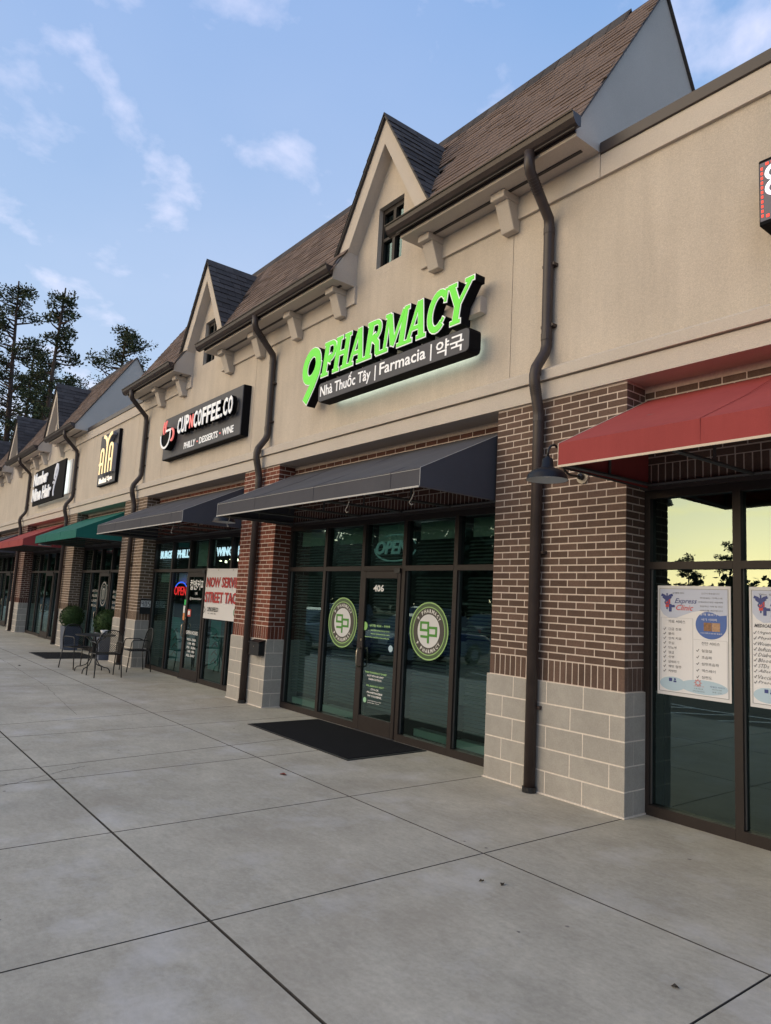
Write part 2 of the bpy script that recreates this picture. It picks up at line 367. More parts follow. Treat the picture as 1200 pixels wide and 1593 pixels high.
for k in range(34):
    x, y = rnd_.uniform(-14, 2), rnd_.uniform(-4.6, -.1); rr_ = rnd_.uniform(.004, .016); n_ = 7
    gs_.add([(x+rr_*rnd_.uniform(.7, 1.2)*math.cos(2*math.pi*q/n_), y+rr_*rnd_.uniform(.7, 1.2)*math.sin(2*math.pi*q/n_), .0011) for q in range(n_)], [tuple(range(n_))])
gs_.build('gum_spots', mat('gum_dark', (.20, .18, .165), .8), pav, kind='stuff')
# ------------------------------------------------------------------ the building
bld = empty('shop_building', (-20, 5, 0), 'long beige stucco shopping building with brick piers and steep gabled roofs', 'building')
YW = .08          # face of the upper wall
YF = .28          # face of the recessed brick over the openings
YG = .335         # glass
# piers: (x0, x1, brick material)
PIERS = [(5.9, 7.4, brick_brown), (1.1, 2.6, brick_brown), (-5.06, -3.515, brick_brown), (-10.85, -9.68, brick_red), (-17.0, -15.52, brick_tan),
         (-22.3, -21.1, brick_tan), (-28.9, -27.4, brick_dred), (-35.2, -33.9, brick_tan), (-42, -40.3, brick_tan)]
MH, BH, BW = .0677, .0552, .1935
bricks = []       # (distance, kind of run, x/y..., material, pier index, side)
for pi_, (x0, x1, bm) in enumerate(PIERS):
    w = x1-x0
    # front courses
    for c in range(37):
        z = 1.2192 + c*MH; off = (.2032/2 if c % 2 else 0)
        x = x1 - off if off else x1
        edges = [x1]
        q = x1 - (.1016 if c % 2 else .2032)
        while q > x0+.03: edges.append(q); q -= .2032
        edges.append(x0)
        for a, b in zip(edges[:-1], edges[1:]):
            bricks.append((pi_, 'f', b+.006*(b != x0), a-.006*(a != x1), z, z+BH, bm))
        # right side face and left side face (depth .31)
        sy = [0, (.2032 if c % 2 else .1016), (.31)]
        for a, b in zip(sy[:-1], sy[1:]):
            bricks.append((pi_, 'r', a+(.006 if a else .05), b-.006, z, z+BH, bm))
            bricks.append((pi_, 'l', a+(.006 if a else .05), b-.006, z, z+BH, bm))
    n = round(w/.0677); st = w/n
    for k in range(n):
        bricks.append((pi_, 'f', x0+k*st+.0058*(k > 0), x0+(k+1)*st-.0058*(k < n-1), 1.0165, 1.0165+.190, bm))
    for k in range(1, 5):
        for sd_ in 'rl': bricks.append((pi_, sd_, k*.0677-.012, k*.0677+.047, 1.0165, 1.0165+.193, bm))
def brick_box(b):
    pi_, s_, a0, a1, z0, z1, bm = b; x0, x1, _ = PIERS[pi_]
    if s_ == 'f': return (a0, a1, 0, .05, z0, z1)
    if s_ == 'r': return (x1-.045, x1+.0005, a0, a1, z0, z1)
    return (x0-.0005, x0+.045, a0, a1, z0, z1)
piers = []
for pi_, (x0, x1, bm) in enumerate(PIERS):
    p = MB().box(x0+.0025, x1-.0025, .0025, .60, 0, 3.74).build('pier', mortar, bld, org=(x0, 0, 0)); piers.append(p)
def bd(b):
    q = brick_box(b); c = Vector(((q[0]+q[1])/2, q[2], (q[4]+q[5])/2)); d = (c-CAM).length
    return d if not (b[1] == 'l') else d+40
# lintel bricks over the openings
OPEN = []
xs = sorted(PIERS, key=lambda p: -p[0])
for a, b in zip(xs[:-1], xs[1:]): OPEN.append((b[1], a[0], a))
lint = []
LMAT = {}
OPEN_MAT = [brick_brown, brick_brown, brick_dred, brick_red, brick_brown, brick_brown, brick_dred, brick_brown]
lintels = []
for oi, (xa, xb, pr) in enumerate(OPEN):
    lo = MB().box(xa-.0, xb+.0, YF+.0025, YF+.25, 2.80, 3.74).build('lintel_wall', mortar, bld, org=(xa, YF, 2.8)); lintels.append(lo)
    w = xb-xa; n = round(w/.0677); st = w/n; om = OPEN_MAT[oi % 8]
    for k in range(n): lint.append((oi, xa+k*st+.006, xa+(k+1)*st-.006, 2.806, 3.0, om))
    for c in range(11):
        z = 3.009+c*MH
        if z+BH > 3.73: break
        x = xa - (.1016 if c % 2 else 0)
        while x < xb:
            lint.append((oi, max(x, xa)+.006, min(x+.2032, xb)-.006, z, z+BH, om)); x += .2032
cand = [(bd(b), 0, b) for b in bricks] + [(((b[1]+b[2])/2-CAM.x)**2/((YF+5.4)**2+.0)*0 + (Vector(((b[1]+b[2])/2, YF, b[3]))-CAM).length*1.25, 1, b) for b in lint]
cand.sort(key=lambda t: t[0])
near = cand[:300]; rest = cand[300:]
mc = {}
for d, k, b in near:
    if k == 0: q = brick_box(b); par = piers[b[0]]; bm = b[6]
    else: q = (b[1], b[2], YF, YF+.05, b[3], b[4]); par = lintels[b[0]]; bm = b[5]
    jy = random.uniform(-.0012, .0012)
    key = (round(q[1]-q[0], 3), round(q[3]-q[2], 3), round(q[5]-q[4], 3), bm.name)
    if key not in mc:
        hx, hy, hz_ = key[0]/2, key[1]/2, key[2]/2
        t = MB().box(-hx, hx, -hy, hy, -hz_, hz_); me = bpy.data.meshes.new('brick'); me.from_pydata(t.v, [], t.f); me.materials.append(bm); me.update(); mc[key] = me
    inst('brick', mc[key], ((q[0]+q[1])/2, (q[2]+q[3])/2+jy, (q[4]+q[5])/2), par)
agg = {}
for d, k, b in rest:
    q = brick_box(b) if k == 0 else (b[1], b[2], YF, YF+.05, b[3], b[4])
    bm = b[6] if k == 0 else b[5]
    agg.setdefault((k, b[0]), [MB(), bm])[0].box(*q)
for (k, i), (mb, bm) in agg.items():
    mb.build('brick_courses', bm, piers[i] if k == 0 else lintels[i], kind='stuff')
# brick material varies per object for the single ones
# split-face blocks on the pier bases
nblk = 0
for pi_, (x0, x1, bm) in enumerate(PIERS):
    p = piers[pi_]
    MB().box(x0-.0175, x1+.0175, -.0175, .58, .004, 1.0102).build('block_mortar', mortar_l, p)
    far = x0 < -12 or x0 > 1
    agm = MB()
    for c in range(5):
        z = .012+c*.2014; off = .27 if c % 2 else .40
        edges = [x1]; q = x1 - (.13 if c % 2 else .40)
        while q > x0+.05: edges.append(q); q -= .4064
        edges.append(x0)
        qs = []
        for a, b in zip(edges[:-1], edges[1:]):
            qs.append((b+(.006 if b != x0 else -.02), a-(.006 if a != x1 else -.02), -.020-.0, .02, z, z+.188))
        sy = [.022, .31] if c % 2 else [.022, .11, .31]
        for a, b in zip(sy[:-1], sy[1:]):
            qs.append((x1-.02, x1+.0195, a+(.005 if a > .03 else 0), b-.002, z, z+.190)); qs.append((x0-.0195, x0+.02, a+(.005 if a > .03 else 0), b-.002, z, z+.190))
        for q in qs:
            cx, cy, cz = (q[0]+q[1])/2, (q[2]+q[3])/2, (q[4]+q[5])/2
            if far: agm.box(*q)
            else:
                o = MB().box(*q).build('block', block_m, p, org=(cx, cy+random.uniform(-.0015, .0015), cz)); nblk += 1
    if agm.v: agm.build('block_courses', block_m, p, kind='stuff')
    MB().box(x0-.03, x1+.03, -.035, .3, .0005, .012).build('mortar_bed', mortar_l, p)

# stucco band, upper wall, parapets, frieze
X0, X1 = -42.0, 9.0
MB().prism([(-.032, 3.735), (.62, 3.735), (.62, 3.91), (-.032, 3.91)], 'x', X0, X1).build('lower_band', stucco_g, bld)
MB().prism([(-.062, 3.925), (YW+.02, 3.925), (YW+.02, 4.11), (YW-.001, 4.105), (-.062, 4.03)], 'x', X0, X1).build('upper_band', stucco_g, bld)
box('band_shadow_gap', stucco, bld, X0, X1, -.012, .3, 3.908, 3.927)
seams = [X0, -37.2, -33.4, -28.4, -22.9, -21.2, -16.83, -15.10, -10.9, -4.99, 2.0, X1]
for a, b in zip(seams[:-1], seams[1:]):
    box('wall_panel', stucco, bld, a+.004, b-.004, YW, .30, 4.10, 6.12, org=((a+b)/2, YW, 4.1))
box('wall_backing', stucco, bld, X0, X1, YW+.012, .29, 4.0, 6.1)
BLOCKS = [(-16.55, -3.87, [-13.02, -7.24]), (-41.5, -21.1, [-37.2, -31.05, -24.85])]
def par(xa, xb):
    box('parapet', stucco, bld, xa, xb, .20, .45, 6.05, 6.13)
    box('frieze', stucco_g, bld, xa, xb, YW-.035, YW+.01, 5.87, 6.10)
    box('parapet_upstand', stucco, bld, xa, xb, YW-.034, .46, 6.102, 6.105)
    bevel(box('parapet_cap', cap_m, bld, xa, xb, YW-.055, .50, 6.106, 6.225), .006, 1)
par(-3.862, X1); par(-21.09, -16.56)
box('flat_roof', asphalt, bld, X0, X1, .3, 22, 5.6, 5.7)
box('rear_wall', stucco, bld, X0, X1, 21.7, 22, 0, 6.0)
box('end_wall', stucco, bld, X1-.2, X1, .6, 21.7, 0, 6.2); box('end_wall', stucco, bld, X0, X0+.2, .6, 21.7, 0, 6.2)

# roofs ------------------------------------------------------------
SL = (8.62-6.27)/(1.2+.33)          # slope of the front plane
def zroof(y): return 6.27+(y+.33)*SL
ang = math.atan(SL); slen = math.hypot(1.53, 2.35)
nshing = 0
def shingle_row(verts_out, xs_, u0, u1, plane, lift=.0):
    pass
for bi, (xa, xb, dorm) in enumerate(BLOCKS):
    roof = empty('roof', ((xa+xb)/2, 1.2, 8.62), parent=bld)
    cuts = [xa]
    for d in dorm: cuts += [d-.75, d+.75]
    cuts.append(xb)
    full = [(-.33, 6.132), (-.33, 6.262), (1.2, 8.612), (2.73, 6.262), (2.73, 6.0), (YW+.002, 6.0), (YW+.002, 6.132)]
    gap = [(.5, 6.0), (.5, 7.53), (1.2, 8.61), (2.73, 6.26), (2.73, 6.0)]
    for i in range(len(cuts)-1):
        a, b = cuts[i], cuts[i+1]
        if i % 2 == 0:
            MB().prism(full, 'x', a, b).build('roof_body', stucco_g, roof)
            box('frieze', stucco_g, bld, a-.03*(i > 0), b+.03*(i < len(cuts)-2), YW-.035, YW+.01, 5.87, 6.13)
            box('soffit_vent', dark_edge, roof, a+.10, b-.10, -.13, -.095, 6.120, 6.135)
            box('fascia', gutter_m, roof, a+.002, b-.002, -.345, -.328, 6.165, 6.272)
            # gutter: trough profile
            ga, gb = a-.06, b+.06
            if i > 0: ga = a-.14
            if i < len(cuts)-2: gb = b+.03
            pr = [(-.346, 6.290), (-.346, 6.185), (-.385, 6.172), (-.425, 6.192), (-.455, 6.235), (-.468, 6.280), (-.482, 6.284), (-.486, 6.296), (-.470, 6.300), (-.455, 6.286), (-.440, 6.240), (-.40, 6.195), (-.356, 6.2), (-.356, 6.290)]
            g = MB()
            n = len(pr)
            g.prism(pr, 'x', ga, gb)
            cap = [(-.346, 6.29), (-.346, 6.18), (-.385, 6.168), (-.428, 6.188), (-.46, 6.233), (-.472, 6.29)]
            g.prism(cap, 'x', ga-.004, ga+.001); g.prism(cap, 'x', gb-.001, gb+.004)
            g.build('gutter', gutter_m, roof)
        else:
            MB().prism(gap, 'x', a, b).build('roof_body', stucco_g, roof)
    # deck over the body (dark underlay) and rear slope
    for i in range(0, len(cuts)-1):
        a, b = cuts[i], cuts[i+1]
        e0 = .03 if i == 0 else 0; e1 = .03 if i == len(cuts)-2 else 0
        y0 = -.40 if i % 2 == 0 else .45
        MB().prism([(y0, zroof(y0)+.004), (1.2, 8.624), (1.2, 8.644), (y0, zroof(y0)+.018)], 'x', a-e0, b+e1).build('roof_deck', dark_edge, roof)
    MB().prism([(1.2, 8.624), (2.8, 8.624-1.6*SL), (2.8, 8.65-1.6*SL), (1.2, 8.66)], 'x', xa-.03, xb+.03).build('rear_slope', shingle_d, roof)
    rid = MB(); x = xa-.02
    while x < xb-.42:
        rid.prism([(1.2-.11, 8.655-.11*SL), (1.2, 8.69), (1.2+.11, 8.655-.11*SL), (1.2+.11, 8.675-.11*SL), (1.2, 8.715), (1.2-.11, 8.675-.11*SL)], 'x', x, min(x+.27, xb-.42)); x += .25
    rid.build('ridge_cap', shingle_d, roof, kind=None)
    MB().prism([(1.2-.16, 8.64-.16*SL), (1.2, 8.66), (1.2+.16, 8.64-.16*SL)], 'x', xa, xb-.3).build('ridge_vent', dark_edge, roof)
    # shingles on the front plane
    rows = 23; ex = (slen+.07)/rows; sh = []
    for r_ in range(rows):
        u = -.085 + r_*ex            # distance up slope of butt edge from y=-.33
        x = xa-.04 + random.uniform(-.2, 0)
        while x < xb+.04:
            w = random.choice([.16, .2, .24, .30]); a = max(x, xa-.04); b = min(x+w-.006, xb+.04); x += w
            if b-a < .03: continue
            cx = (a+b)/2; yb = -.33+u*math.cos(ang); zb = 6.27+u*math.sin(ang); ok = True
            for d in dorm:
                t = abs(cx-d)
                if yb < .5 and t < .75: ok = False
                hw = .98*(8.28-zb)/1.64
                if yb > -.12 and t < hw-.02: ok = False
            if ok: sh.append((a, b, u, ex))
    def shing(a, b, u, e, th):
        # wedge lying on the slope: butt (lower) end thick
        du = (math.cos(ang), math.sin(ang)); nn = (-math.sin(ang), math.cos(ang))
        def P(uu, h): return (-.33+uu*du[0]+nn[0]*h, 6.27+uu*du[1]+nn[1]*h)
        return [P(u, .019), P(u, .019+th), P(u+e*1.12, .022), P(u+e*1.12, .015)]
    sh.sort(key=lambda s_: (Vector(((s_[0]+s_[1])/2, -.33+s_[2]*.55, 6.27+s_[2]*.84))-CAM).length)
    nn_ = 260 if bi == 0 else 0
    for s_ in sh[:nn_]:
        MB().prism(shing(*s_, random.choice([.008, .011, .015])), 'x', s_[0], s_[1]).build('shingle', shingle_m, roof, org=((s_[0]+s_[1])/2, -.33+s_[2]*math.cos(ang), 6.27+s_[2]*math.sin(ang)))
    rest_ = MB()
    for s_ in sh[nn_:]: rest_.prism(shing(*s_, random.choice([.008, .011, .015])), 'x', s_[0], s_[1])
    rest_.build('shingle_courses', shingle_m, roof, kind='stuff')
    # dormers
    for di, d in enumerate(dorm):
        dm = empty('dormer', (d, -.1, 6.6), parent=bld)
        ztop = 8.28; zb = 6.62; hw = .99; hi = .755; zi = 7.90
        sl = (ztop-zb)/hw
        # rake frame, left and right legs (front y=-.10, back y=.16)
        for sg in (-1, 1):
            poly = [(d, ztop), (d+sg*hw, zb), (d+sg*hi, zb-.02), (d, zi)]
            if sg < 0: poly = poly[::-1]
            MB().prism(poly, 'y', -.10, .16).build('rake_board', stucco_g, dm)
            # roof plane, thickness, with slight overhang
            yv = -.33+(zb-6.27)/SL; yt = -.33+(ztop-6.27)/SL
            n_ = Vector((sg*sl, 0, 1)).normalized()
            A = Vector((d, -.14, ztop)); B = Vector((d+sg*(hw+.02), -.14, ztop-sl*(hw+.02))); C_ = Vector((d+sg*(hw+.02), yv+.05, ztop-sl*(hw+.02))); D = Vector((d, yt+.05, ztop))
            vs = [v + n_*.004 for v in (A, B, C_, D)] + [v + n_*.028 for v in (A, B, C_, D)]
            MB().add(vs, [(0, 1, 2, 3), (4, 5, 6, 7), (0, 1, 5, 4), (1, 2, 6, 5), (2, 3, 7, 6), (3, 0, 4, 7)]).build('roof_plane', dark_edge, dm)
            dl = math.hypot(hw, ztop-zb); nr = 13; e = (dl+.03)/nr; sm = MB(); cnt = 0
            du = Vector((sg*hw, 0, -(ztop-zb))).normalized()
            for r_ in range(nr):
                t1 = dl+.03-r_*e; t0 = t1-e*1.1         # distance down from the ridge; butt at t1
                zz = ztop - t1*(ztop-zb)/dl; ymax = -.33+(zz-6.27)/SL+.06; y = -.15 - random.uniform(0, .1)
                while y < ymax:
                    w = random.choice([.16, .22, .3]); y_a = max(y, -.15); y_b = min(y+w-.006, ymax); y += w
                    if y_b-y_a < .02: continue
                    th = random.choice([.010, .014, .018]); t0c = max(t0, 0)
                    q = [A+du*t1+n_*.028, A+du*t1+n_*(.028+th), A+du*t0c+n_*.030, A+du*t0c+n_*.026]
                    vs = [Vector((v.x, y_a, v.z)) for v in q] + [Vector((v.x, y_b, v.z)) for v in q]
                    sm.add(vs, [(0, 1, 2, 3), (7, 6, 5, 4), (0, 4, 5, 1), (1, 5, 6, 2), (2, 6, 7, 3), (3, 7, 4, 0)])
            if sg > 0 or True:
                sm.build('shingle_courses', shingle_d, dm, kind='stuff')
        rc = MB(); y = -.15
        while y < 1.0:
            rc.prism([(d-.09, ztop-.10), (d, ztop+.045), (d+.09, ztop-.10), (d+.09, ztop-.082), (d, ztop+.068), (d-.09, ztop-.082)], 'y', y, y+.2); y += .19
        rc.build('ridge_cap', shingle_d, dm)
        # wall with window opening: window X d-.30..d+.26 , z 6.235..7.13
        wa, wb, wz0, wz1 = d-.285, d+.265, 6.235, 7.13
        yw0, yw1 = YW, .30
        def tri(x): return 8.22-abs(x-d)*sl
        mb = MB()
        mb.prism([(d-.80, 6.121), (wa, 6.121), (wa, 7.9 if False else min(tri(wa), 7.78)), (d-.80, tri(d-.80))], 'y', yw0, yw1)
        mb.prism([(wb, 6.121), (d+.80, 6.121), (d+.80, tri(d+.80)), (wb, min(tri(wb), 7.78))], 'y', yw0, yw1)
        mb.prism([(wa, 6.121), (wb, 6.121), (wb, wz0), (wa, wz0)], 'y', yw0, yw1)
        mb.prism([(wa, wz1), (wb, wz1), (wb, min(tri(wb), 7.78)), (d, 8.2), (wa, min(tri(wa), 7.78))], 'y', yw0, yw1)
        mb.build('gable_wall', stucco, dm)
        wf = MB(); y0, y1 = YW+.07, YW+.13; t = .045
        wf.box(wa, wa+t, y0, y1, wz0, wz1).box(wb-t, wb, y0, y1, wz0, wz1).box(wa+t, wb-t, y0, y1, wz0, wz0+t).box(wa+t, wb-t, y0, y1, wz1-t-.03, wz1)
        mxx = (wa+wb)/2; mzz = (wz0+wz1)/2-.02
        wf.box(mxx-.028, mxx+.028, y0-.004, y1, wz0+t, wz1-t-.03).box(wa+t, mxx-.028, y0-.002, y1, mzz-.022, mzz+.022).box(mxx+.028, wb-t, y0-.002, y1, mzz-.022, mzz+.022)
        wf.build('window_frame', frame_m, dm)
        for (pa, pb) in ((wa+t, mxx-.028), (mxx+.028, wb-t)):
            for (za, zb_) in ((wz0+t, mzz-.022), (mzz+.022, wz1-t-.03)):
                box('pane', glass_d, dm, pa, pb, y1-.02, y1-.014, za, zb_)
                box('curtain', room_m, dm, pa, pb-.08*(pb-pa), y1+.06, y1+.07, za, zb_)
        box('dark_room_sheet', signblk, dm, wa-.1, wb+.1, .42, .44, 6.1, 7.3)  # black sheet stands in for the dark room behind the panes
# corbels
corb = [-5.0, -6.21, -8.27, -9.48, -10.69, -11.89, -14.08, -15.27, -22.45, -23.8, -25.95, -27.2, -28.6, -29.95, -32.1, -33.6, -35.0, -36.3, -38.1, -39.5]
cb = None
for x in corb:
    c0 = MB().prism([(-.30, 5.995), (-.30, 6.131), (YW, 6.131), (YW, 5.90)][0:0] or [(-.20, 6.045), (YW, 6.045), (YW, 6.131), (-.20, 6.131)], 'x', x-.10, x+.10)
    c0.prism([(-.135, 6.045), (YW, 6.045), (YW, 5.735), (-.015, 5.735)], 'x', x-.092, x+.092)
    bevel(c0.build('corbel', stucco_g, bld, org=(x, YW, 5.65)), .006, 1)

# downspouts
for i, x in enumerate((-4.45, -10.2, -16.15, -21.95, -28.1, -34.6)):
    P = [(x+.07, -.40, 6.19), (x+.07, -.40, 6.06), (x+.06, -.37, 5.99), (x+.005, .0, 5.66), (x, .015, 5.56), (x, .015, 4.30), (x, -.01, 4.22), (x, -.135, 4.04), (x, -.155, 3.96), (x, -.15, 3.88), (x, -.085, 3.62), (x, -.075, 3.54), (x, -.075, .04)]
    ds = MB().tube(P, .054, 14).build('downspout', gutter_m, bld, org=(x, 0, 0), smooth=True)
    for zc, yc in ((5.50, .015), (4.36, .015), (3.50, -.075)): MB().tube([(x, yc, zc), (x, yc, zc+.07)], .058, 14).build('collar', gutter_m, ds)
    col_ = MB()
    # crimped ribs on the bends
    for k in range(6):
        for (A, B) in ((P[2], P[3]), (P[7], P[9]), (P[9], P[10])):
            A = Vector(A); B = Vector(B); q = A.lerp(B, .1+.06*k); dvec = (B-A).normalized()
            col_.tube([q, q+dvec*.008], .0575, 12)
    col_.build('crimped_ribs', gutter_m, ds, kind='stuff')
    MB().tube([(x, -.075, .002), (x, -.075, .05)], .066, 14).build('drain_boot', black_m, ds)
    for zc in (5.15, 4.5): MB().box(x-.075, x+.075, .01, YW+.01, zc, zc+.03).build('strap', gutter_m, ds)
    for zc in (2.2, .75): MB().box(x-.08, x+.08, -.06, .01, zc, zc+.03).build('strap', gutter_m, ds)

# shopfronts ----------------------------------------------------------
def shopfront(xa, xb, mull, door=None, blinds=(), sills=True, warm=False, shade=True, handle_left=True):
    """mull: x of the mullions; door: index i of the bay (between mull[i], mull[i+1]) holding the door"""
    sf = empty('shopfront', ((xa+xb)/2, .3, 0), parent=bld)
    y0, y1 = .285, .395; h = .0325
    zt0, zt1 = 2.072, 2.135
    fr = MB()
    box('head_flashing', cap_m, sf, xa, xb, .262, .42, 2.772, 2.806)
    box('frame_head', frame_m, sf, xa, xb, y0, y1, 2.70, 2.772)
    xsn = [xa] + list(mull) + [xb]
    for i, x in enumerate(xsn):
        a, b = (x, x+.055) if i == 0 else ((x-.055, x) if i == len(xsn)-1 else (x-h, x+h))
        box('mullion', frame_m, sf, a, b, y0, y1, 0.0, 2.70)
    for i in range(len(xsn)-1):
        a = xsn[i] + (.055 if i == 0 else h); b = xsn[i+1] - (.055 if i == len(xsn)-2 else h)
        box('transom_bar', frame_m, sf, a, b, y0-.002, y1, zt0, zt1)
        MB().quad((a, YG, zt1), (b, YG, zt1), (b, YG, 2.70), (a, YG, 2.70)).build('pane', glass_m, sf)
        if door == i:
            dr = empty('door', ((a+b)/2, .3, 0), parent=sf)
            e = .07
            dm_ = MB().box(a+.006, a+e, y0-.012, y0+.035, .012, zt0-.006).box(b-e, b-.006, y0-.012, y0+.035, .012, zt0-.006)
            dm_.box(a+e, b-e, y0-.012, y0+.035, .012, .20).box(a+e, b-e, y0-.012, y0+.035, zt0-.10, zt0-.006)
            # parts of the door hang directly on the shopfront door empty's parent chain: keep them at this level
            bevel(MB().add(dm_.v, dm_.f).build('door_frame', frame_m, sf), .004, 1)
            MB().quad((a+e, y0+.012, .20), (b-e, y0+.012, .20), (b-e, y0+.012, zt0-.10), (a+e, y0+.012, zt0-.10)).build('door_pane', glass_m, sf)
            hx = a+.045 if handle_left else b-.045
            MB().tube([(hx, y0-.012, 1.05), (hx, y0-.065, 1.045), (hx, y0-.075, 1.0), (hx, y0-.075, .86), (hx, y0-.065, .815), (hx, y0-.012, .81)], .011, 8).build('door_handle', steel, sf, smooth=True)
            MB().tube([(hx, y0-.02, 1.16), (hx, y0-.012, 1.16)], .018, 10).build('door_lock', steel, sf)
            box('push_bar', tube_m, sf, a+e, b-e, y0+.05, y0+.08, .96, .99)
            box('threshold', tube_m, sf, a, b, y0-.06, y0+.05, .001, .012)
            box('closer', black_m, sf, b-.12, b-.01, y0-.03, y0-.012, zt0-.03, zt0+.03)
            bpy.data.objects.remove(dr)
        else:
            box('sill_bar', frame_m, sf, a, b, y0-.002, y1, 0.0, .085)
            MB().quad((a, YG, .085), (b, YG, .085), (b, YG, zt0), (a, YG, zt0)).build('pane', glass_m, sf)
        box('inner_bead', tube_m, sf, a, a+.008, YG-.022, YG-.004, .09, zt0) if door != i else None
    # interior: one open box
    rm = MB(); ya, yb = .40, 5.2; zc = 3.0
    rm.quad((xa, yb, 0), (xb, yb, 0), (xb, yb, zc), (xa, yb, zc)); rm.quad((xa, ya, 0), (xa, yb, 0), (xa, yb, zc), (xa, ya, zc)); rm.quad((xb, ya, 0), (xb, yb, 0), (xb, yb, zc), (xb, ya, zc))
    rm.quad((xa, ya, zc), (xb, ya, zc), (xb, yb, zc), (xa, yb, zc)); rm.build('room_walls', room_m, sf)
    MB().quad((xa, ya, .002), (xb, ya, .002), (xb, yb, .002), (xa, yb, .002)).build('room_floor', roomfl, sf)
    for i in blinds:
        a = xsn[i]+.06; b = xsn[i+1]-.05; mb = MB()
        zz = .26 if door != i else .28
        while zz < 2.02:
            mb.add([(a, .43, zz), (b, .43, zz), (b, .470, zz+.024), (a, .470, zz+.024)], [(0, 1, 2, 3)]); zz += .042
        zz = 2.16
        while zz < 2.45:
            mb.add([(a, .43, zz), (b, .43, zz), (b, .470, zz+.024), (a, .470, zz+.024)], [(0, 1, 2, 3)]); zz += .042
        mb.build('blind_slats', blind_m, sf, kind='stuff')
    if sills:
        for i in range(len(xsn)-1):
            if door == i: continue
            a = xsn[i] + (.30 if i in (0, 3) else .06)*.8; b = xsn[i+1]-.04
            box('inside_sill', sill_m, sf, a, b, .365, .50, .10, .185)
    if shade:
        for i in range(len(xsn)-1):
            box('window_shade', shade_m, sf, xsn[i]+.12, xsn[i+1]-.03, .44, .46, 2.47, 2.69)
    return sf
sf_ph = shopfront(-9.68, -5.06, [-8.65, -7.72, -6.85, -5.92], door=2, blinds=(0, 1, 2, 3, 4))
sf_r = shopfront(-3.515, 1.1, [-2.70, -1.85, -.95, .1], door=2, sills=False, shade=False, blinds=())
sf_c = shopfront(-15.52, -10.85, [-14.50, -13.58, -12.70, -11.72], door=2, blinds=(0,), sills=False, shade=False)
sf_a = shopfront(-21.1, -17.0, [-20.2, -19.4, -18.5, -17.7], door=2, blinds=(0, 1, 3, 4), sills=False, shade=False)
sf_h = shopfront(-27.4, -22.3, [-26.3, -25.2, -24.2, -23.2], door=2, blinds=(0, 1, 3), sills=False, shade=False)
sf_x = shopfront(-33.9, -28.9, [-32.8, -31.8, -30.9, -29.9], door=2, blinds=(0, 1), sills=False, shade=False)
sf_y = shopfront(-40.3, -35.2, [-39.2, -38.2, -37.2, -36.2], door=2, sills=False, shade=False)
sf_z = shopfront(2.6, 5.9, [3.6, 4.6], door=None, sills=False, shade=False)
# things inside shop rooms that show through glass: counters
box('window_shade', shade_m, sf_c, -13.52, -12.75, .44, .46, 2.2, 2.69); box('window_shade', shade_m, sf_c, -15.40, -14.58, .44, .46, 1.86, 2.06); box('window_shade', shade_m, sf_c, -14.42, -13.66, .44, .46, 1.84, 2.06)
box('counter', room_m, sf_c, -15.2, -11.4, 3.2, 3.8, 0, 1.1); box('counter', sill_m, sf_ph, -9.3, -5.6, 3.4, 4.0, 0, 1.05)
MB().box(-9.3, -9.1, 1.0, 1.5, 2.93, 2.94).box(-8.7, -8.5, 2.2, 2.7, 2.93, 2.94).build('ceiling_light', emis('ceil_cool', (1, 1, .95), 3), sf_ph)
for zz in (.5, .9, 1.3, 1.7): box('display_shelf', sill_m, sf_ph, -9.2, -6.2, 2.6, 2.9, zz, zz+.03)
ld = MB()
for i in range(9): ld.lathe([(0, 0), (.03, .012), (.0, .03)], (-14.1+.17*i, 1.2+.05*math.sin(i*2), 2.36-.03*math.sin(i*1.3)), 6)
ld.build('string_lights', emis('bulb_warm', (1, .85, .55), 5), sf_c)
ld = MB()
for (x, y) in ((-12.0, 1.5), (-14.6, 2.5), (-13.3, 2.2), (-11.6, 2.8)): ld.box(x, x+.12, y, y+.5, 2.90, 2.91)
ld.build('ceiling_light', emis('ceil_lit', (1, .93, .8), 4), sf_c)

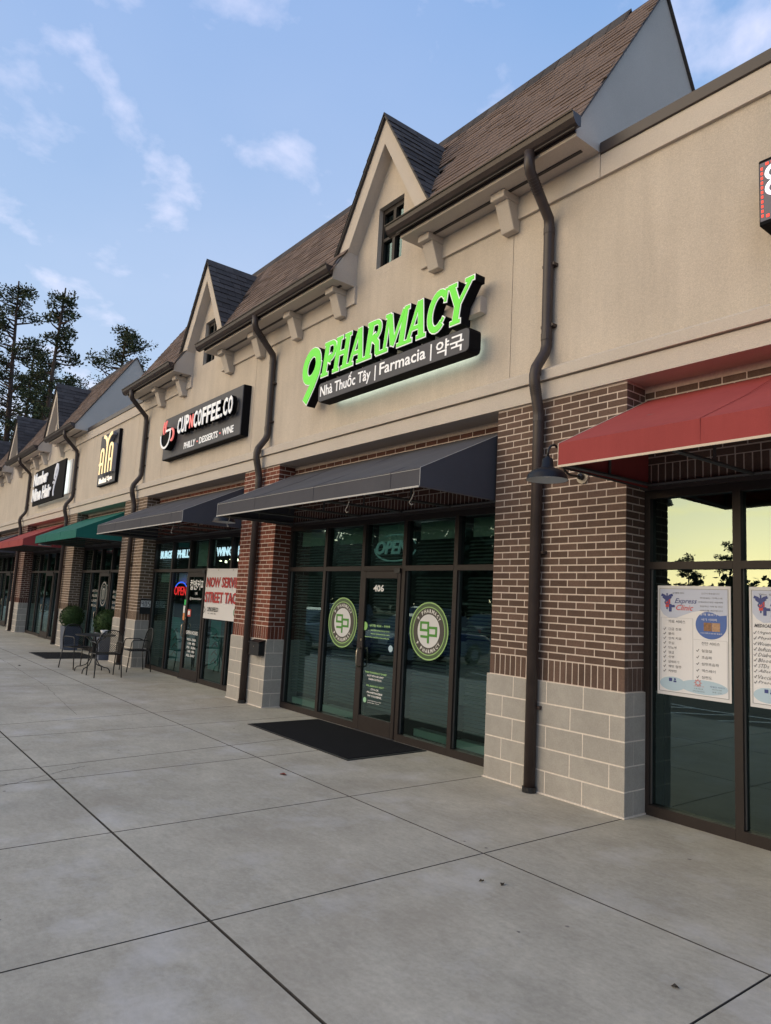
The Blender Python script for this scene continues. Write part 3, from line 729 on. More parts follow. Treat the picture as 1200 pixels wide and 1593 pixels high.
# ------------------------------------------------------------------ awnings
def awning(xa, xb, fabric, pip, label, group, yo=-1.02, hooks=(), ridge=3.60):
    yb_ = .275; zb0, zb1 = 2.79, 2.97
    aw = empty('awning', ((xa+xb)/2, yb_, 2.79), label, 'awning', group)
    # sloped canopy, gently sagging between rafters
    nx = max(8, int((xb-xa)/.19)); ny = 6; vs = []; fs = []
    for side in (0, 1):
        for j in range(ny+1):
            for i in range(nx+1):
                u = i/nx; v = j/ny; x = xa+(xb-xa)*u; y = yo+(yb_-yo)*v; z = zb1+(ridge-zb1)*v
                sag = .020*math.sin(math.pi*v)*(.5+.5*math.cos(2*math.pi*(x-xa)/.78+math.pi)) + .003*math.sin(x*7+j)
                vs.append((x, y, z-sag*(0 < i < nx)*(0 < j < ny)-side*.004))
    st = (nx+1)*(ny+1)
    for side in (0, 1):
        for j in range(ny):
            for i in range(nx):
                a = side*st+j*(nx+1)+i; q = (a, a+1, a+nx+2, a+nx+1); fs.append(q if not side else q[::-1])
    MB().add(vs, fs).build('canopy', fabric, aw, smooth=True)
    v = MB(); n = max(6, int((xb-xa)/.12))
    for i in range(n):
        a = xa+(xb-xa)*i/n; b = xa+(xb-xa)*(i+1)/n
        da = .003*math.sin(a*9); db = .003*math.sin(b*9)
        v.add([(a, yo-.004+da, zb0), (b, yo-.004+db, zb0), (b, yo-.002, zb1), (a, yo-.002, zb1), (a, yo+.004+da, zb0), (b, yo+.004+db, zb0), (b, yo+.004, zb1-.003), (a, yo+.004, zb1-.003)], [(0, 1, 2, 3), (7, 6, 5, 4)])
    v.build('valance', fabric, aw)
    for x in (xa, xb):
        s_ = 1 if x == xb else -1
        MB().prism([(yo, zb0), (yb_, zb0), (yb_, ridge), (yo, zb1)], 'x', x-.002, x+.002).build('side_panel', fabric, aw)
        pp = MB().tube([(x+.003*s_, yo-.002, zb0), (x+.003*s_, yo-.002, zb1), (x+.003*s_, yb_-.02, ridge-.006)], .0035, 6); pp.build('piping', pip, aw)
    MB().box(xa, xb, yo-.012, yo-.003, zb0-.014, zb0+.003).build('hem_strip', pip, aw)
    for x in (xa, xb): MB().box(x-.004, x+.004, yo-.003, yb_, zb0-.012, zb0).build('hem_strip', tube_m, aw)
    f = MB(); r = .014
    f.tube([(xa+.02, yo+.03, zb0+.01), (xb-.02, yo+.03, zb0+.01)], r, 6).tube([(xa+.02, yo+.03, zb1-.02), (xb-.02, yo+.03, zb1-.02)], r, 6)
    f.tube([(xa+.02, yb_-.02, zb0+.03), (xb-.02, yb_-.02, zb0+.03)], r, 6).tube([(xa+.02, yb_-.02, ridge-.04), (xb-.02, yb_-.02, ridge-.04)], r, 6)
    f.tube([(xa+.02, -.35, (zb1+ridge)/2-.03), (xb-.02, -.35, (zb1+ridge)/2-.03)], r, 6)
    f.build('rail', tube_m, aw)
    k = max(3, int((xb-xa)/.76))
    for i in range(k+1):
        x = xa+.03+(xb-xa-.06)*i/k
        g = MB().tube([(x, yo+.03, zb0+.01), (x, yb_-.02, zb0+.03)], .017, 6).tube([(x, yo+.03, zb1-.02), (x, yb_-.02, ridge-.04)], .014, 6).tube([(x, yo+.03, zb0+.01), (x, yo+.03, zb1-.02)], .014, 6)
        g.tube([(x, -.35, zb0+.02), (x, -.35, (zb1+ridge)/2-.03)], .012, 6)
        g.build('rafter', tube_m, aw)
    sx = xa+1.15
    while sx < xb-.3:
        MB().tube([(sx, yo-.001, zb1+.001), (sx+.01, -.35, (zb1+ridge)/2-.004-.004), (sx, yb_-.02, ridge-.004)], .0022, 4).build('seam', fabric, aw); MB().box(sx-.004, sx+.004, yo-.0075, yo-.004, zb0, zb1).build('seam', fabric, aw); sx += 1.45
    MB().box(xa, xb, yo-.0065, yo-.0045, zb1-.016, zb1-.012).build('stitched_hem', pip, aw) if fabric is awn_grey else None
    for hx in hooks:
        MB().tube([(hx, yo+.06, zb0+.0), (hx+.01, yo+.055, zb0-.05), (hx-.02, yo+.05, zb0-.11), (hx-.05, yo+.05, zb0-.14), (hx-.02, yo+.05, zb0-.17), (hx+.01, yo+.05, zb0-.16)], .005, 6).build('tie_strap', mat('strap_grey', (.24, .22, .20), .7), aw, smooth=True)
    return aw
awning(-3.475, 1.05, awn_red, piping_r, 'brick red fabric awning nearest, over the clinic window at the right edge', 'red awnings', yo=-.99)
awning(-9.60, -5.10, awn_grey, piping_g, 'charcoal fabric awning over the pharmacy door and windows', 'charcoal awnings', hooks=(-6.35, -5.25, -9.3))
awning(-15.42, -10.89, awn_grey, piping_g, 'charcoal fabric awning over the coffee shop front', 'charcoal awnings', hooks=(-11.4,))
awning(-21.05, -17.05, awn_green, awn_green, 'dark green fabric awning over the spa shop front', 'coloured awnings')
awning(-27.33, -22.62, awn_red, awn_red, 'small looking far brick red awning over the hair salon front, left of the green one', 'red awnings')
awning(-33.8, -29.0, awn_grey, piping_g, 'farthest dark awning at the left edge, beyond the hair salon', 'charcoal awnings')

# ------------------------------------------------------------------ signs
# pharmacy
ps = empty('pharmacy_sign', (-6.9, .08, 4.4), 'green channel letter pharmacy sign with grey subtitle bar on beige wall', 'sign')
YS = -.19
W_ = .155
GL = {
 'P': [([(.17, .06), (.17, .94)], .24), ([(0, .055), (.40, .055)], .11), ([(0, .945), (.30, .945)], .11), ([(.25, .925), (.42, .925)] + arc(.44, .70, .20, .225, 90, -90, 10) + [(.44, .475), (.25, .475)], .15)],
 'H': [([(.16, .06), (.16, .94)], .22), ([(.64, .06), (.64, .94)], .22), ([(0, .055), (.34, .055)], .11), ([(0, .945), (.34, .945)], .11), ([(.47, .055), (.81, .055)], .11), ([(.47, .945), (.81, .945)], .11), ([(.2, .5), (.6, .5)], .14)],
 'A': [([(.09, .08), (.36, .96)], .12), ([(.40, .97), (.64, .08)], .22), ([(-.03, .055), (.25, .055)], .11), ([(.46, .055), (.82, .055)], .11), ([(.20, .33), (.56, .33)], .12)],
 'R': [([(.17, .06), (.17, .94)], .24), ([(0, .055), (.36, .055)], .11), ([(0, .945), (.30, .945)], .11), ([(.25, .925), (.42, .925)] + arc(.44, .72, .19, .205, 90, -90, 10) + [(.44, .515), (.25, .515)], .14), ([(.40, .50), (.58, .36), (.66, .06)], .2), ([(.62, .055), (.84, .055)], .11)],
 'M': [([(.13, .06), (.13, .94)], .12), ([(.90, .06), (.90, .94)], .22), ([(-.02, .055), (.28, .055)], .11), ([(0, .945), (.22, .945)], .11), ([(.72, .055), (1.06, .055)], .11), ([(.86, .945), (1.06, .945)], .11), ([(.20, .94), (.50, .14)], .2), ([(.50, .10), (.84, .94)], .12)],
 'C': [(arc(.40, .50, .31, .43, 48, 312, 18), .19), ([(.64, .66), (.64, .97)], .09), ([(.60, .20), (.66, .30)], .08)],
 'Y': [([(.10, .93), (.42, .44)], .21), ([(.78, .93), (.45, .44)], .12), ([(.42, .06), (.42, .50)], .22), ([(-.04, .945), (.28, .945)], .11), ([(.60, .945), (.90, .945)], .11), ([(.24, .055), (.60, .055)], .11)],
 '9': [(arc(.32, .66, .235, .255, 0, 360, 22), .19), ([(.575, .70), (.56, .50), (.46, .30), (.26, .02)], .20)],
}
def glyph(ch, x0, z0, w, h, shear, parent, y, zoomw=1.0):
    mp = lambda a, b: (x0+a*w+b*shear*h, z0+b*h)
    mb = MB(); sc = min(w, h)
    sts = [(p, wd*(w*.5+h*.5)*.84) for p, wd in GL[ch]]
    strokes(mb, sts, mp, y, y+.02, 0); mb.build('letter_face', green_l, parent)
    mb = MB(); strokes(mb, sts, mp, y+.008, y+.03, .014); mb.build('letter_edge', white_l, parent)
    mb = MB(); strokes(mb, sts, mp, y+.014, y+.155, .018); mb.build('letter_return', signblk, parent)
x = -8.36; H_ = .50
wd = {'P': .36, 'H': .44, 'A': .42, 'R': .44, 'M': .50, 'C': .44, 'Y': .40}
for ch in 'PHARMACY':
    w0 = {'P': .66, 'H': .83, 'A': .80, 'R': .84, 'M': 1.08, 'C': .72, 'Y': .86}[ch]
    k = 3.02/6.42
    glyph(ch, x, 4.80, k*.93, H_, .16, ps, YS); x += w0*k*.955
glyph('9', -8.95, 4.50, .74, .81, .17, ps, YS)
bar = MB(); xa, xb, za, zb = -8.36, -5.33, 4.425, 4.705; rr = .05
pl = [(xa, za+rr), (xa+rr*.3, za+rr*.3), (xa+rr, za), (xb-rr, za), (xb-rr*.3, za+rr*.3), (xb, za+rr), (xb, zb-rr), (xb-rr*.3, zb-rr*.3), (xb-rr, zb), (xa+rr, zb), (xa+rr*.3, zb-rr*.3), (xa, zb-rr)]
MB().prism(pl, 'y', -.20, -.03).build('subtitle_box', signblk, ps)
MB().prism([(a+(.008 if a < -7 else -.008), b+(.008 if b < 4.55 else -.008)) for a, b in pl], 'y', -.206, -.199).build('subtitle_face', dkgrey, ps)
text('Nhà Thuốc Tây', ps, white_l, -8.30, -7.12, 4.455, 4.70, -.207, .004, bold=.012)
text('|', ps, white_l, -7.03, -7.01, 4.46, 4.66, -.207, .004)
text('Farmacia', ps, white_l, -6.93, -6.05, 4.51, 4.665, -.207, .004, bold=.012)
text('|', ps, white_l, -5.965, -5.945, 4.46, 4.66, -.207, .004)
text('약국', ps, white_l, -5.87, -5.42, 4.46, 4.66, -.207, .004, bold=.01)
MB().box(-8.25, -5.45, -.028, -.018, 4.47, 4.64).build('halo_strip', glow_m, ps)
box('raceway', stucco_g, ps, -8.0, -5.37, -.02, YW, 4.94, 5.13)
# coffee sign
cs = empty('coffee_shop_sign', (-12.8, .08, 4.4), 'dark grey rectangular coffee shop sign with white raised letters', 'sign')
bevel(box('sign_panel', dkgrey, cs, -14.64, -11.03, -.08, YW-.002, 4.42, 5.31), .006, 1)
box('sign_edge', signblk, cs, -14.645, -11.022, -.065, YW-.004, 4.41, 5.315)
word = 'CUPNCOFFEE.CO'; x = -13.58
for ch in word:
    w0 = .10 if ch == '.' else .199
    text(ch, cs, red_l if ch == 'N' else white_l, x, x+w0-.035, (4.79 if ch != 'N' else 4.82), (5.12 if ch != '.' else 4.86) - (.04 if ch == 'N' else 0), -.205, .012, bold=.025, name='letter')
    text(ch, cs, signblk, x-.006, x+w0-.029, 4.784, (5.126 if ch != '.' else 4.866), -.16, .04, bold=.03, name='letter_return')
    text(ch, cs, signblk, x-.006, x+w0-.029, 4.784, (5.126 if ch != '.' else 4.866), -.12, .08, bold=.03, name='letter_return')
    x += w0
text('PHILLY', cs, white_l, -13.48, -12.93, 4.50, 4.63, -.082, .006, bold=.02)
text('·', cs, red_l, -12.86, -12.81, 4.55, 4.58, -.082, .006)
text('DESSERTS', cs, white_l, -12.74, -11.92, 4.50, 4.63, -.082, .006, bold=.02)
text('·', cs, red_l, -11.85, -11.80, 4.55, 4.58, -.082, .006)
text('WINE', cs, white_l, -11.73, -11.28, 4.50, 4.63, -.082, .006, bold=.02)
cup = MB(); mp = lambda a, b: (-14.45+a*.95, 4.55+b*.80)
bowl = [([(.02, .42)] + arc(.29, .38, .27, .32, 180, 360, 14)[1:] + [(.56, .50), (.30, .50)], .045)]
strokes(cup, bowl, mp, -.23, -.215); cup.build('cup_outline', white_l, cs)
c2 = MB(); strokes(c2, bowl, mp, -.222, -.09, .010); c2.prism([mp(a, b) for a, b in [(.03, .40)] + arc(.29, .38, .25, .30, 180, 360, 10) + [(.54, .5), (.3, .62), (.05, .62)]], 'y', -.205, -.09); c2.build('cup_body', signblk, cs)
c3 = MB(); strokes(c3, [(arc(.62, .36, .11, .15, 95, -100, 8), .04), ([(.16, .44), (.12, .60), (.18, .76)], .028), ([(.28, .46), (.24, .62), (.30, .78)], .028)], mp, -.228, -.205); c3.build('cup_steam', red_l, cs)
# spa sign
sp = empty('spa_sign', (-18.7, .08, 4.3), 'tall dark spa sign with gold lit letters between two downspouts', 'sign')
bevel(box('sign_panel', dkgrey, sp, -19.50, -18.02, -.01, YW-.002, 4.34, 5.70), .006, 1); box('sign_edge', signblk, sp, -19.505, -18.012, .0, YW-.005, 4.33, 5.705)
mp = lambda a, b: (-19.0+a*1.05, 4.58+b*.88)
ml = [([(.05, 0), (.05, .58)] + arc(.16, .62, .11, .12, 180, 0, 8) + [(.27, .58), (.27, 0)], .075), ([(-.03, .30), (.30, .30)], .06)]
mr_ = [([(.72, 0), (.72, .66)] + arc(.83, .70, .11, .12, 180, 0, 8) + [(.94, .66), (.94, 0)], .075), ([(.72, .36), (.94, .36)], .06)]
my = [([(.495, 0), (.495, .84)], .085), ([(.18, 1.12)] + arc(.18, .80, .30, .32, 80, 0, 8), .085), ([(.82, 1.14)] + arc(.82, .80, .31, .34, 100, 180, 8), .085)]
for st_ in (ml, my, mr_):
    t = MB(); strokes(t, st_, mp, -.14, -.125); t.build('letter', yellow_l, sp)
    t = MB(); strokes(t, st_, mp, -.124, -.03, -.003); t.build('letter_return', mat('return_grey', (.25, .26, .32), .4, metal=.3), sp)
text('Spa', sp, emis('soft_white', (1, .85, .72), .35), -18.60, -18.22, 4.38, 4.53, -.014, .01, bold=.03)
text('Medical', sp, emis('soft_white', (1, .85, .72), .35), -19.3, -18.68, 4.38, 4.53, -.014, .01, bold=.03)
# hair salon sign
hs = empty('hair_salon_sign', (-24.3, .08, 4.2), 'black framed hair salon sign with white letters and white halo light', 'sign')
HX0, HX1, HZ0, HZ1 = -26.65, -22.66, 4.33, 5.52
box('sign_panel', signblk, hs, HX0, HX1, -.10, -.05, HZ0, HZ1)
box('halo_light', emis('halo_white', (.9, 1, .95), .5), hs, HX0+.08, HX1-.02, -.045, -.03, HZ0+.1, HZ1-.05)
box('mount_panel', white_m, hs, HX0+.1, HX1+.18, .04, YW-.003, HZ0+.12, HZ1-.02)
text('Number', hs, white_l, -26.55, -24.6, 4.99, 5.42, -.13, .025, bold=.035)
text('Nine Hair', hs, white_l, -26.55, -24.0, 4.46, 4.90, -.13, .025, bold=.035)
t = MB(); mp = lambda a, b: (-23.85+a*.85, 4.46+b*1.0)
strokes(t, [([(.30, 1.0), (.12, .85), (.06, .66), (.10, .52)], .07), ([(.36, .98), (.24, .8), (.22, .62)], .05), ([(.42, .98), (.50, .82), (.44, .66), (.30, .50), (.14, .30), (.08, .12), (.14, 0)], .06), ([(.02, .46), (-.04, .40)], .06)], mp, -.13, -.105)
t.build('hair_emblem', mat('silver_grey', (.5, .5, .53), .4, emit=(.6, .6, .65), estr=.25), hs)
# LED sign at the right edge
lsn = empty('led_sign', (-1.2, .08, 4.62), 'black LED message sign with red dotted border at the right edge of the wall', 'sign')
bevel(box('cabinet', signblk, lsn, -2.30, .3, -.14, YW-.02, 4.64, 5.18), .008, 1)
box('screen', mat('led_screen', (.03, .03, .04), .4, emit=(.05, .045, .06), estr=.6), lsn, -2.29, .262, -.143, -.139, 4.675, 5.15)
dts = MB(); 
for k in range(11): dts.box(-2.280, -2.265, -.147, -.142, 4.705+k*.0385, 4.705+k*.0385+.022)
for k in range(60):
    dts.box(-2.245+k*.041, -2.222+k*.041, -.147, -.142, 5.12, 5.14); dts.box(-2.245+k*.041, -2.222+k*.041, -.147, -.142, 4.695, 4.718)
dts.build('border_lights', emis('led_red', (1.0, .05, .03), .55), lsn)
t = MB(); strokes(t, [(arc(-2.185, 5.05, .052, .050, 50, 310, 16), .028)], lambda a, b: (a, b), -.146, -.143); t.build('led_text', emis('led_white', (.85, .88, 1.0), .9), lsn)
t = MB(); strokes(t, [(arc(-2.185, 4.925, .052, .050, 50, 310, 16), .028)], lambda a, b: (a, b), -.146, -.143); t.build('led_text', emis('led_pink', (1.0, .78, .95), .9), lsn)
text('linic', lsn, emis('led_white', (.85, .88, 1.0), .9), -2.12, -1.8, 5.0, 5.11, -.144, .004, bold=.02, name='led_text')
text('are', lsn, emis('led_pink', (1.0, .78, .95), .9), -2.12, -1.9, 4.875, 4.955, -.144, .004, bold=.02, name='led_text')

# ------------------------------------------------------------------ wall lamps
def lamp(x, label):
    l = empty('wall_lamp', (x, 0, 2.9), label, 'lamp', 'gooseneck barn lamps on the brick piers')
    MB().tube([(x, .006, 2.905), (x, -.022, 2.905)], .062, 20).build('wall_plate', mat('plate_cream', (.42, .36, .28), .5), l, smooth=False)
    MB().tube([(x, -.02, 2.905), (x, -.06, 2.905)], .03, 10).tube([(x, -.02, 2.91), (x, -.10, 2.90), (x, -.20, 2.895), (x, -.27, 2.92), (x, -.31, 2.97), (x, -.34, 3.06), (x, -.38, 3.115), (x, -.43, 3.135), (x, -.48, 3.115), (x, -.515, 3.07), (x, -.52, 3.0)], .0115, 8).build('gooseneck', black_m, l, smooth=True)
    c = (x, -.52, 2.80)
    MB().lathe([(.022, .21), (.024, .20), (.046, .19), (.054, .115), (.085, .10), (.140, .078), (.170, .045), (.178, .01), (.184, 0)], c, 32).build('shade', lampblk, l, smooth=True)
    MB().lathe([(.180, .001), (.172, .008), (.165, .043), (.135, .073), (.08, .094), (.0, .10)], c, 32).build('shade_lining', lampin, l, smooth=True)
    MB().lathe([(.0, .02), (.03, .03), (.035, .06), (.02, .09)], c, 12).build('bulb', white_m, l, smooth=True)
lamp(-3.965, 'black gooseneck barn lamp on the wide brown brick pier beside the red awning')
lamp(-10.42, 'black gooseneck barn lamp tucked between the two charcoal awnings on the red brick pier')
lamp(-22.2, 'small distant barn lamp under the far red awning on the tan pier')

# ------------------------------------------------------------------ small fittings
mbx = empty('mailbox', (-9.80, -.02, .77), 'black wall mailbox beside the downspout on the red brick pier', 'mailbox')
bevel(box('box_body', black_m, mbx, -9.99, -9.69, -.13, -.022, .765, .96), .006, 2)
MB().prism([(-.145, .955), (-.022, .985), (-.022, 1.005), (-.145, .968)], 'x', -10.0, -9.68).build('lid', black_m, mbx)
MB().tube([(-9.84, -.132, .90), (-9.84, -.137, .90)], .010, 8).build('lock', steel, mbx)
pq = empty('number_plaque', (-15.50, .17, 1.14), 'black number plaque on the side of the tan pier by the coffee shop', 'sign')
box('plate', black_m, pq, -15.519, -15.488, .06, .29, 1.15, 1.48)
# digits face +X: build as strips
def seg(mb, s, y0, z0, w, h, xp):
    SEG = {'4': 'fgbc', '0': 'abcdef', '5': 'afgcd', '6': 'afgcde'}[s]; t = .011
    for c in SEG:
        q = {'a': (0, w, h-t, h), 'd': (0, w, 0, t), 'g': (0, w, h/2-t/2, h/2+t/2), 'f': (0, t, h/2, h), 'b': (w-t, w, h/2, h), 'e': (0, t, 0, h/2), 'c': (w-t, w, 0, h/2)}[c]
        mb.box(xp, xp+.004, y0+q[0], y0+q[1], z0+q[2], z0+q[3])
dg_ = MB()
for k, ch in enumerate('405'):
    box('digit_tile', mat('tile_grey', (.75, .75, .76), .5), pq, -15.488, -15.486, .068+k*.073, .135+k*.073, 1.30, 1.44); seg(dg_, ch, .080+k*.073, 1.315, .042, .11, -15.4855)
dg_.build('digits', signblk, pq)
bn = empty('banner', (-12.0, .26, 1.2), 'white vinyl banner with red taco lettering hung across the coffee shop window', 'banner')
bm_ = MB(); nx = 14
vs = []; fs = []
for j in range(7):
    for i in range(nx+1):
        u = i/nx; v = j/6; xx = -12.62+1.80*u; vs.append((xx, .245+.006*math.sin(u*9+v*2)+.004*math.sin(v*7), 1.205+.93*v-.012*math.sin(math.pi*u)*(v)))
for j in range(6):
    for i in range(nx): a = j*(nx+1)+i; fs.append((a, a+1, a+nx+2, a+nx+1))
bm_.add(vs, fs).build('cloth', mat('banner_vinyl', (.66, .64, .64), .55), bn, smooth=True)
redp = mat('banner_red', (.42, .03, .03), .6); blk_p = mat('print_black', (.03, .03, .03), .6)
text('NOW SERVING', bn, redp, -12.56, -11.02, 1.78, 1.97, .232, .002, bold=.03)
text('STREET TACOS', bn, redp, -12.58, -10.98, 1.50, 1.70, .232, .002, bold=.03)
text('CUPNCOFFEE.CO', bn, blk_p, -12.44, -11.98, 1.34, 1.42, .232, .001, bold=.02); text('PHILLY · DESSERTS · WINE', bn, blk_p, -12.40, -12.06, 1.295, 1.312, .232, .001)
t = MB(); strokes(t, [([(-12.58, 1.42), (-12.52, 1.36), (-12.58, 1.30)], .012)], lambda a, b: (a, b), .232, .234); t.build('cup_mark', blk_p, bn)
t = MB(); strokes(t, [(arc(-11.28, 1.36, .07, .07, 60, 280, 8), .02)], lambda a, b: (a, b), .232, .234); t.build('green_mark', mat('mark_green', (.03, .2, .08), .6), bn)
gm = MB()
for (a, b) in ((-12.59, 2.105), (-12.1, 2.10), (-11.5, 2.10)): gm.tube([(a, .238, b), (a, .242, b)], .012, 8)
gm.build('grommet', steel, bn)
# lit menu words inside the transom windows
menu_l = emis('menu_blue', (.85, .85, 1.0), .9)
def lit_word(s_, x0, x1, label):
    o = empty('lit_word', (x0, .45, 2.35), label, 'sign', 'lit menu words in the coffee shop transoms'); text(s_, o, menu_l, x0, x1, 2.37, 2.54, .37, .01, bold=.03)
lit_word('BURGER', -15.37, -14.56, 'pale blue lit word BURGER in the leftmost coffee shop transom')
lit_word('PHILLY', -14.42, -13.66, 'pale blue lit word PHILLY in the second coffee shop transom')
lit_word('WING', -12.52, -11.85, 'pale blue lit word WING above the white banner')
lit_word('DRINK', -11.62, -10.95, 'pale blue lit word beside the red brick pier, mostly cut off')
nn = empty('open_sign', (-14.05, .45, 1.6), 'glowing red OPEN sign with blue arc in the coffee shop window', 'sign')
text('OPEN', nn, emis('neon_red', (1.0, .03, .03), 1.1), -14.42, -13.80, 1.60, 1.78, .372, .01, bold=.0)
t = MB(); strokes(t, [(arc(-14.11, 1.70, .31, .17, 20, 160, 10), .02)], lambda a, b: (a, b), .372, .38); t.build('neon_arc', emis('neon_blue', (.05, .15, 1.0), 1.4), nn)
po = empty('unlit_open_sign', (-7.3, .46, 2.2), 'unlit tube OPEN sign behind the glass above the pharmacy door', 'sign')
tubeg = mat('tube_faint_glow', (.50, .62, .58), .4, emit=(.3, .5, .45), estr=.12)  # tubes are unlit; a faint glow is put into the material
text('OPEN', po, tubeg, -7.62, -6.93, 2.30, 2.48, .43, .02, bold=.02, shear=.25)
t = MB(); strokes(t, [(arc(-7.25, 2.38, .43, .17, 178, 350, 16), .022), (arc(-7.25, 2.40, .43, .16, 10, 120, 10), .015)], lambda a, b: (a, b), .44, .45); t.build('tube_swoosh', tubeg, po)
# teal posters in the coffee shop
teal = mat('poster_teal', (.16, .50, .52), .6, noise=(3, .15)); teal2 = mat('poster_blue', (.12, .33, .50), .6); prn = mat('print_grey', (.12, .14, .15), .6)
def poster(x0, x1, z0, z1, label, vert, second):
    o = empty('poster', ((x0+x1)/2, .42, z0), label, 'poster', 'tall teal posters in the coffee shop windows')
    box('sheet', teal, o, x0, x1, .374, .378, z0, z1)
    box('side_strip', second, o, x1-.28*(x1-x0), x1-.003, .370, .3735, z0+.002, z1-.002)
    for k in range(4):
        t = MB(); zc = z0+(z1-z0)*(.18+.17*k); cx = x0+(x1-x0)*.38
        strokes(t, [([(cx-.12, zc-.05), (cx-.02, zc+.02), (cx+.12, zc-.03)], .03), ([(cx-.08, zc-.01), (cx+.06, zc+.05)], .025)], lambda a, b: (a, b), .371, .3735); t.build('picture', prn, o)
    text(vert, o, mat('print_white', (.75, .78, .78), .6), x1-.24*(x1-x0), x1-.05*(x1-x0), z0+.1, z1-.1, .4155, .0005) if False else None
poster(-14.40, -13.78, .28, 1.15, 'teal poster in the window left of the coffee shop door', 'BUBBLE TEA', teal2)
poster(-12.52, -11.90, .28, 1.17, 'teal poster with grey strip below the white banner', 'BUBBLE TEA', mat('strip_grey', (.22, .24, .28), .6))
# coffee door stickers
cd = empty('door_lettering', (-13.14, .29, .6), 'white opening hours and name lettering on the coffee shop door glass', 'decal')
pw = mat('decal_white', (.78, .78, .78), .6)
text('컵앤커피', cd, pw, -13.45, -12.80, 1.72, 1.92, .292, .0, bold=.02); text('카페', cd, pw, -13.2, -13.08, 1.62, 1.68, .292); text('@dessertsbar', cd, pw, -13.42, -12.86, 1.52, 1.58, .292)
text('OPEN HOURS', cd, pw, -13.45, -12.90, .86, .93, .292, bold=.02)
for k, s_ in enumerate(('MON - THUR', '11AM - 9PM', 'FRI - SUN', '11AM - 10PM', 'ALL DAY')): text(s_, cd, pw, -13.36+.03*(k % 2), -12.96-.03*(k % 2), .74-k*.075-.0, .785-k*.075, .292, bold=.02)
st2 = empty('sticker_set', (-13.55, .3, 1.2), 'small white and red stickers at the handle side of the coffee shop door', 'sticker')
box('white_sticker', pw, st2, -13.66, -13.58, .281, .284, 1.26, 1.40); box('orange_sticker', mat('sticker_orange', (.7, .25, .08), .6), st2, -13.66, -13.58, .281, .284, 1.12, 1.255); box('green_sticker', mat('sticker_green', (.03, .5, .12), .6), st2, -13.64, -13.56, .281, .284, 1.42, 1.52)
box('red_sticker', mat('sticker_red', (.45, .05, .04), .6), st2, -13.46, -13.30, .290, .292, 1.20, 1.34); box('white_sticker', pw, st2, -13.44, -13.34, .2885, .2898, 1.23, 1.31)
# round pharmacy logos
def logo(cx, cz, r, label):
    o = empty('logo_decal', (cx, .33, cz), label, 'decal', 'round pharmacy logos on the glass')
    y = YG-.004
    def ring(r0, r1, name, mt, yy):
        n = 48; vs = [(cx+q*math.cos(2*math.pi*k/n), yy, cz+q*math.sin(2*math.pi*k/n)) for q in (r0, r1) for k in range(n)]
        MB().add(vs, [(k, (k+1) % n, n+(k+1) % n, n+k) for k in range(n)]).build(name, mt, o)
    lg = mat('logo_green_light', (.30, .50, .18), .5); dgk = mat('logo_green_dark', (.055, .10, .04), .5); dk = mat('logo_dark', (.055, .050, .045), .5)
    ring(.955*r, r, 'outer_ring', lg, y); ring(.84*r, .955*r, 'dark_ring', dgk, y); ring(.805*r, .84*r, 'inner_ring', lg, y); ring(.575*r, .805*r, 'text_ring', dk, y)
    n = 40; MB().add([(cx+.575*r*math.cos(2*math.pi*k/n), y, cz+.575*r*math.sin(2*math.pi*k/n)) for k in range(n)], [tuple(range(n))]).build('centre_disc', mat('logo_white', (.62, .62, .64), .5), o)
    for top in (True, False):
        s_ = '9 PHARMACY'
        for k, ch in enumerate(s_):
            if ch == ' ': continue
            a = (90+52-k*104/9) if top else (270-52+k*104/9)
            th = R(a); h = .13*r; w = .10*r*(1.2 if ch == 'M' else 1)
            px, pz = cx+.69*r*math.cos(th), cz+.69*r*math.sin(th)
            text(ch, o, white_m, px-w/2, px+w/2, pz-h/2, pz+h/2, y-.002, bold=.03, ang=(th-math.pi/2 if top else th+math.pi/2), name='ring_letter', res=1)
    g = MB(); mp = lambda a, b: (cx+a*r, cz+b*r)
    strokes(g, [(pp_, ww_*r) for pp_, ww_ in [([(-.02, .02), (-.40, .02), (-.40, .28), (-.02, .28), (-.02, .02)], .085), ([(-.40, -.20), (.0, -.20)], .085), ([(.02, .12), (.40, .12), (.40, -.14), (.02, -.14)], .085), ([(.0, .12), (.0, -.42)], .085)]], mp, y-.004, y-.001)
    g.build('monogram', mat('logo_mono', (.06, .25, .03), .5), o)
logo(-8.185, 1.36, .345, 'smaller looking round green and white pharmacy logo left of the door')
logo(-6.385, 1.352, .345, 'round green and white pharmacy logo on the window right of the door')
pd = empty('pharmacy_door_lettering', (-7.3, .29, .7), 'white house number and small green and white lines on the pharmacy door', 'decal')
yl = .292; gtx = mat('decal_green', (.35, .60, .25), .6)
text('406', pd, pw, -7.46, -7.24, 1.80, 1.89, yl, bold=.03)
text('(678) 424 - 9999', pd, gtx, -7.50, -7.07, 1.335, 1.375, yl, bold=.02, res=1)
for k, s_ in enumerate(('info@9pharmacy.com', 'www.9pharmacy.com', 'facebook.com/9pharmacyatlanta')): text(s_, pd, gtx, -7.47+(-.12 if k == 2 else 0), -7.08, 1.285-k*.045, 1.31-k*.045, yl, bold=.02, res=1)
n = 24; MB().add([(-7.60+.055*math.cos(2*math.pi*k/n), yl, 1.345+.055*math.sin(2*math.pi*k/n)) for k in range(n)], [tuple(range(n))]).build('round_mark', mat('mark_lg', (.25, .50, .16), .5), pd)
for k, s_ in enumerate(('THIS PHARMACY DOES', 'NOT STOCK ANY', 'NARCOTICS.', '', 'WE ALSO DO NOT', 'STOCK', 'PROMETHAZINE', 'W/ CODEINE.')):
    if s_: w = .011*len(s_)+.03; text(s_, pd, pw if k % 4 else gtx, -7.32-w, -7.32+w, .745-k*.042, .770-k*.042, yl, bold=.03, res=1)
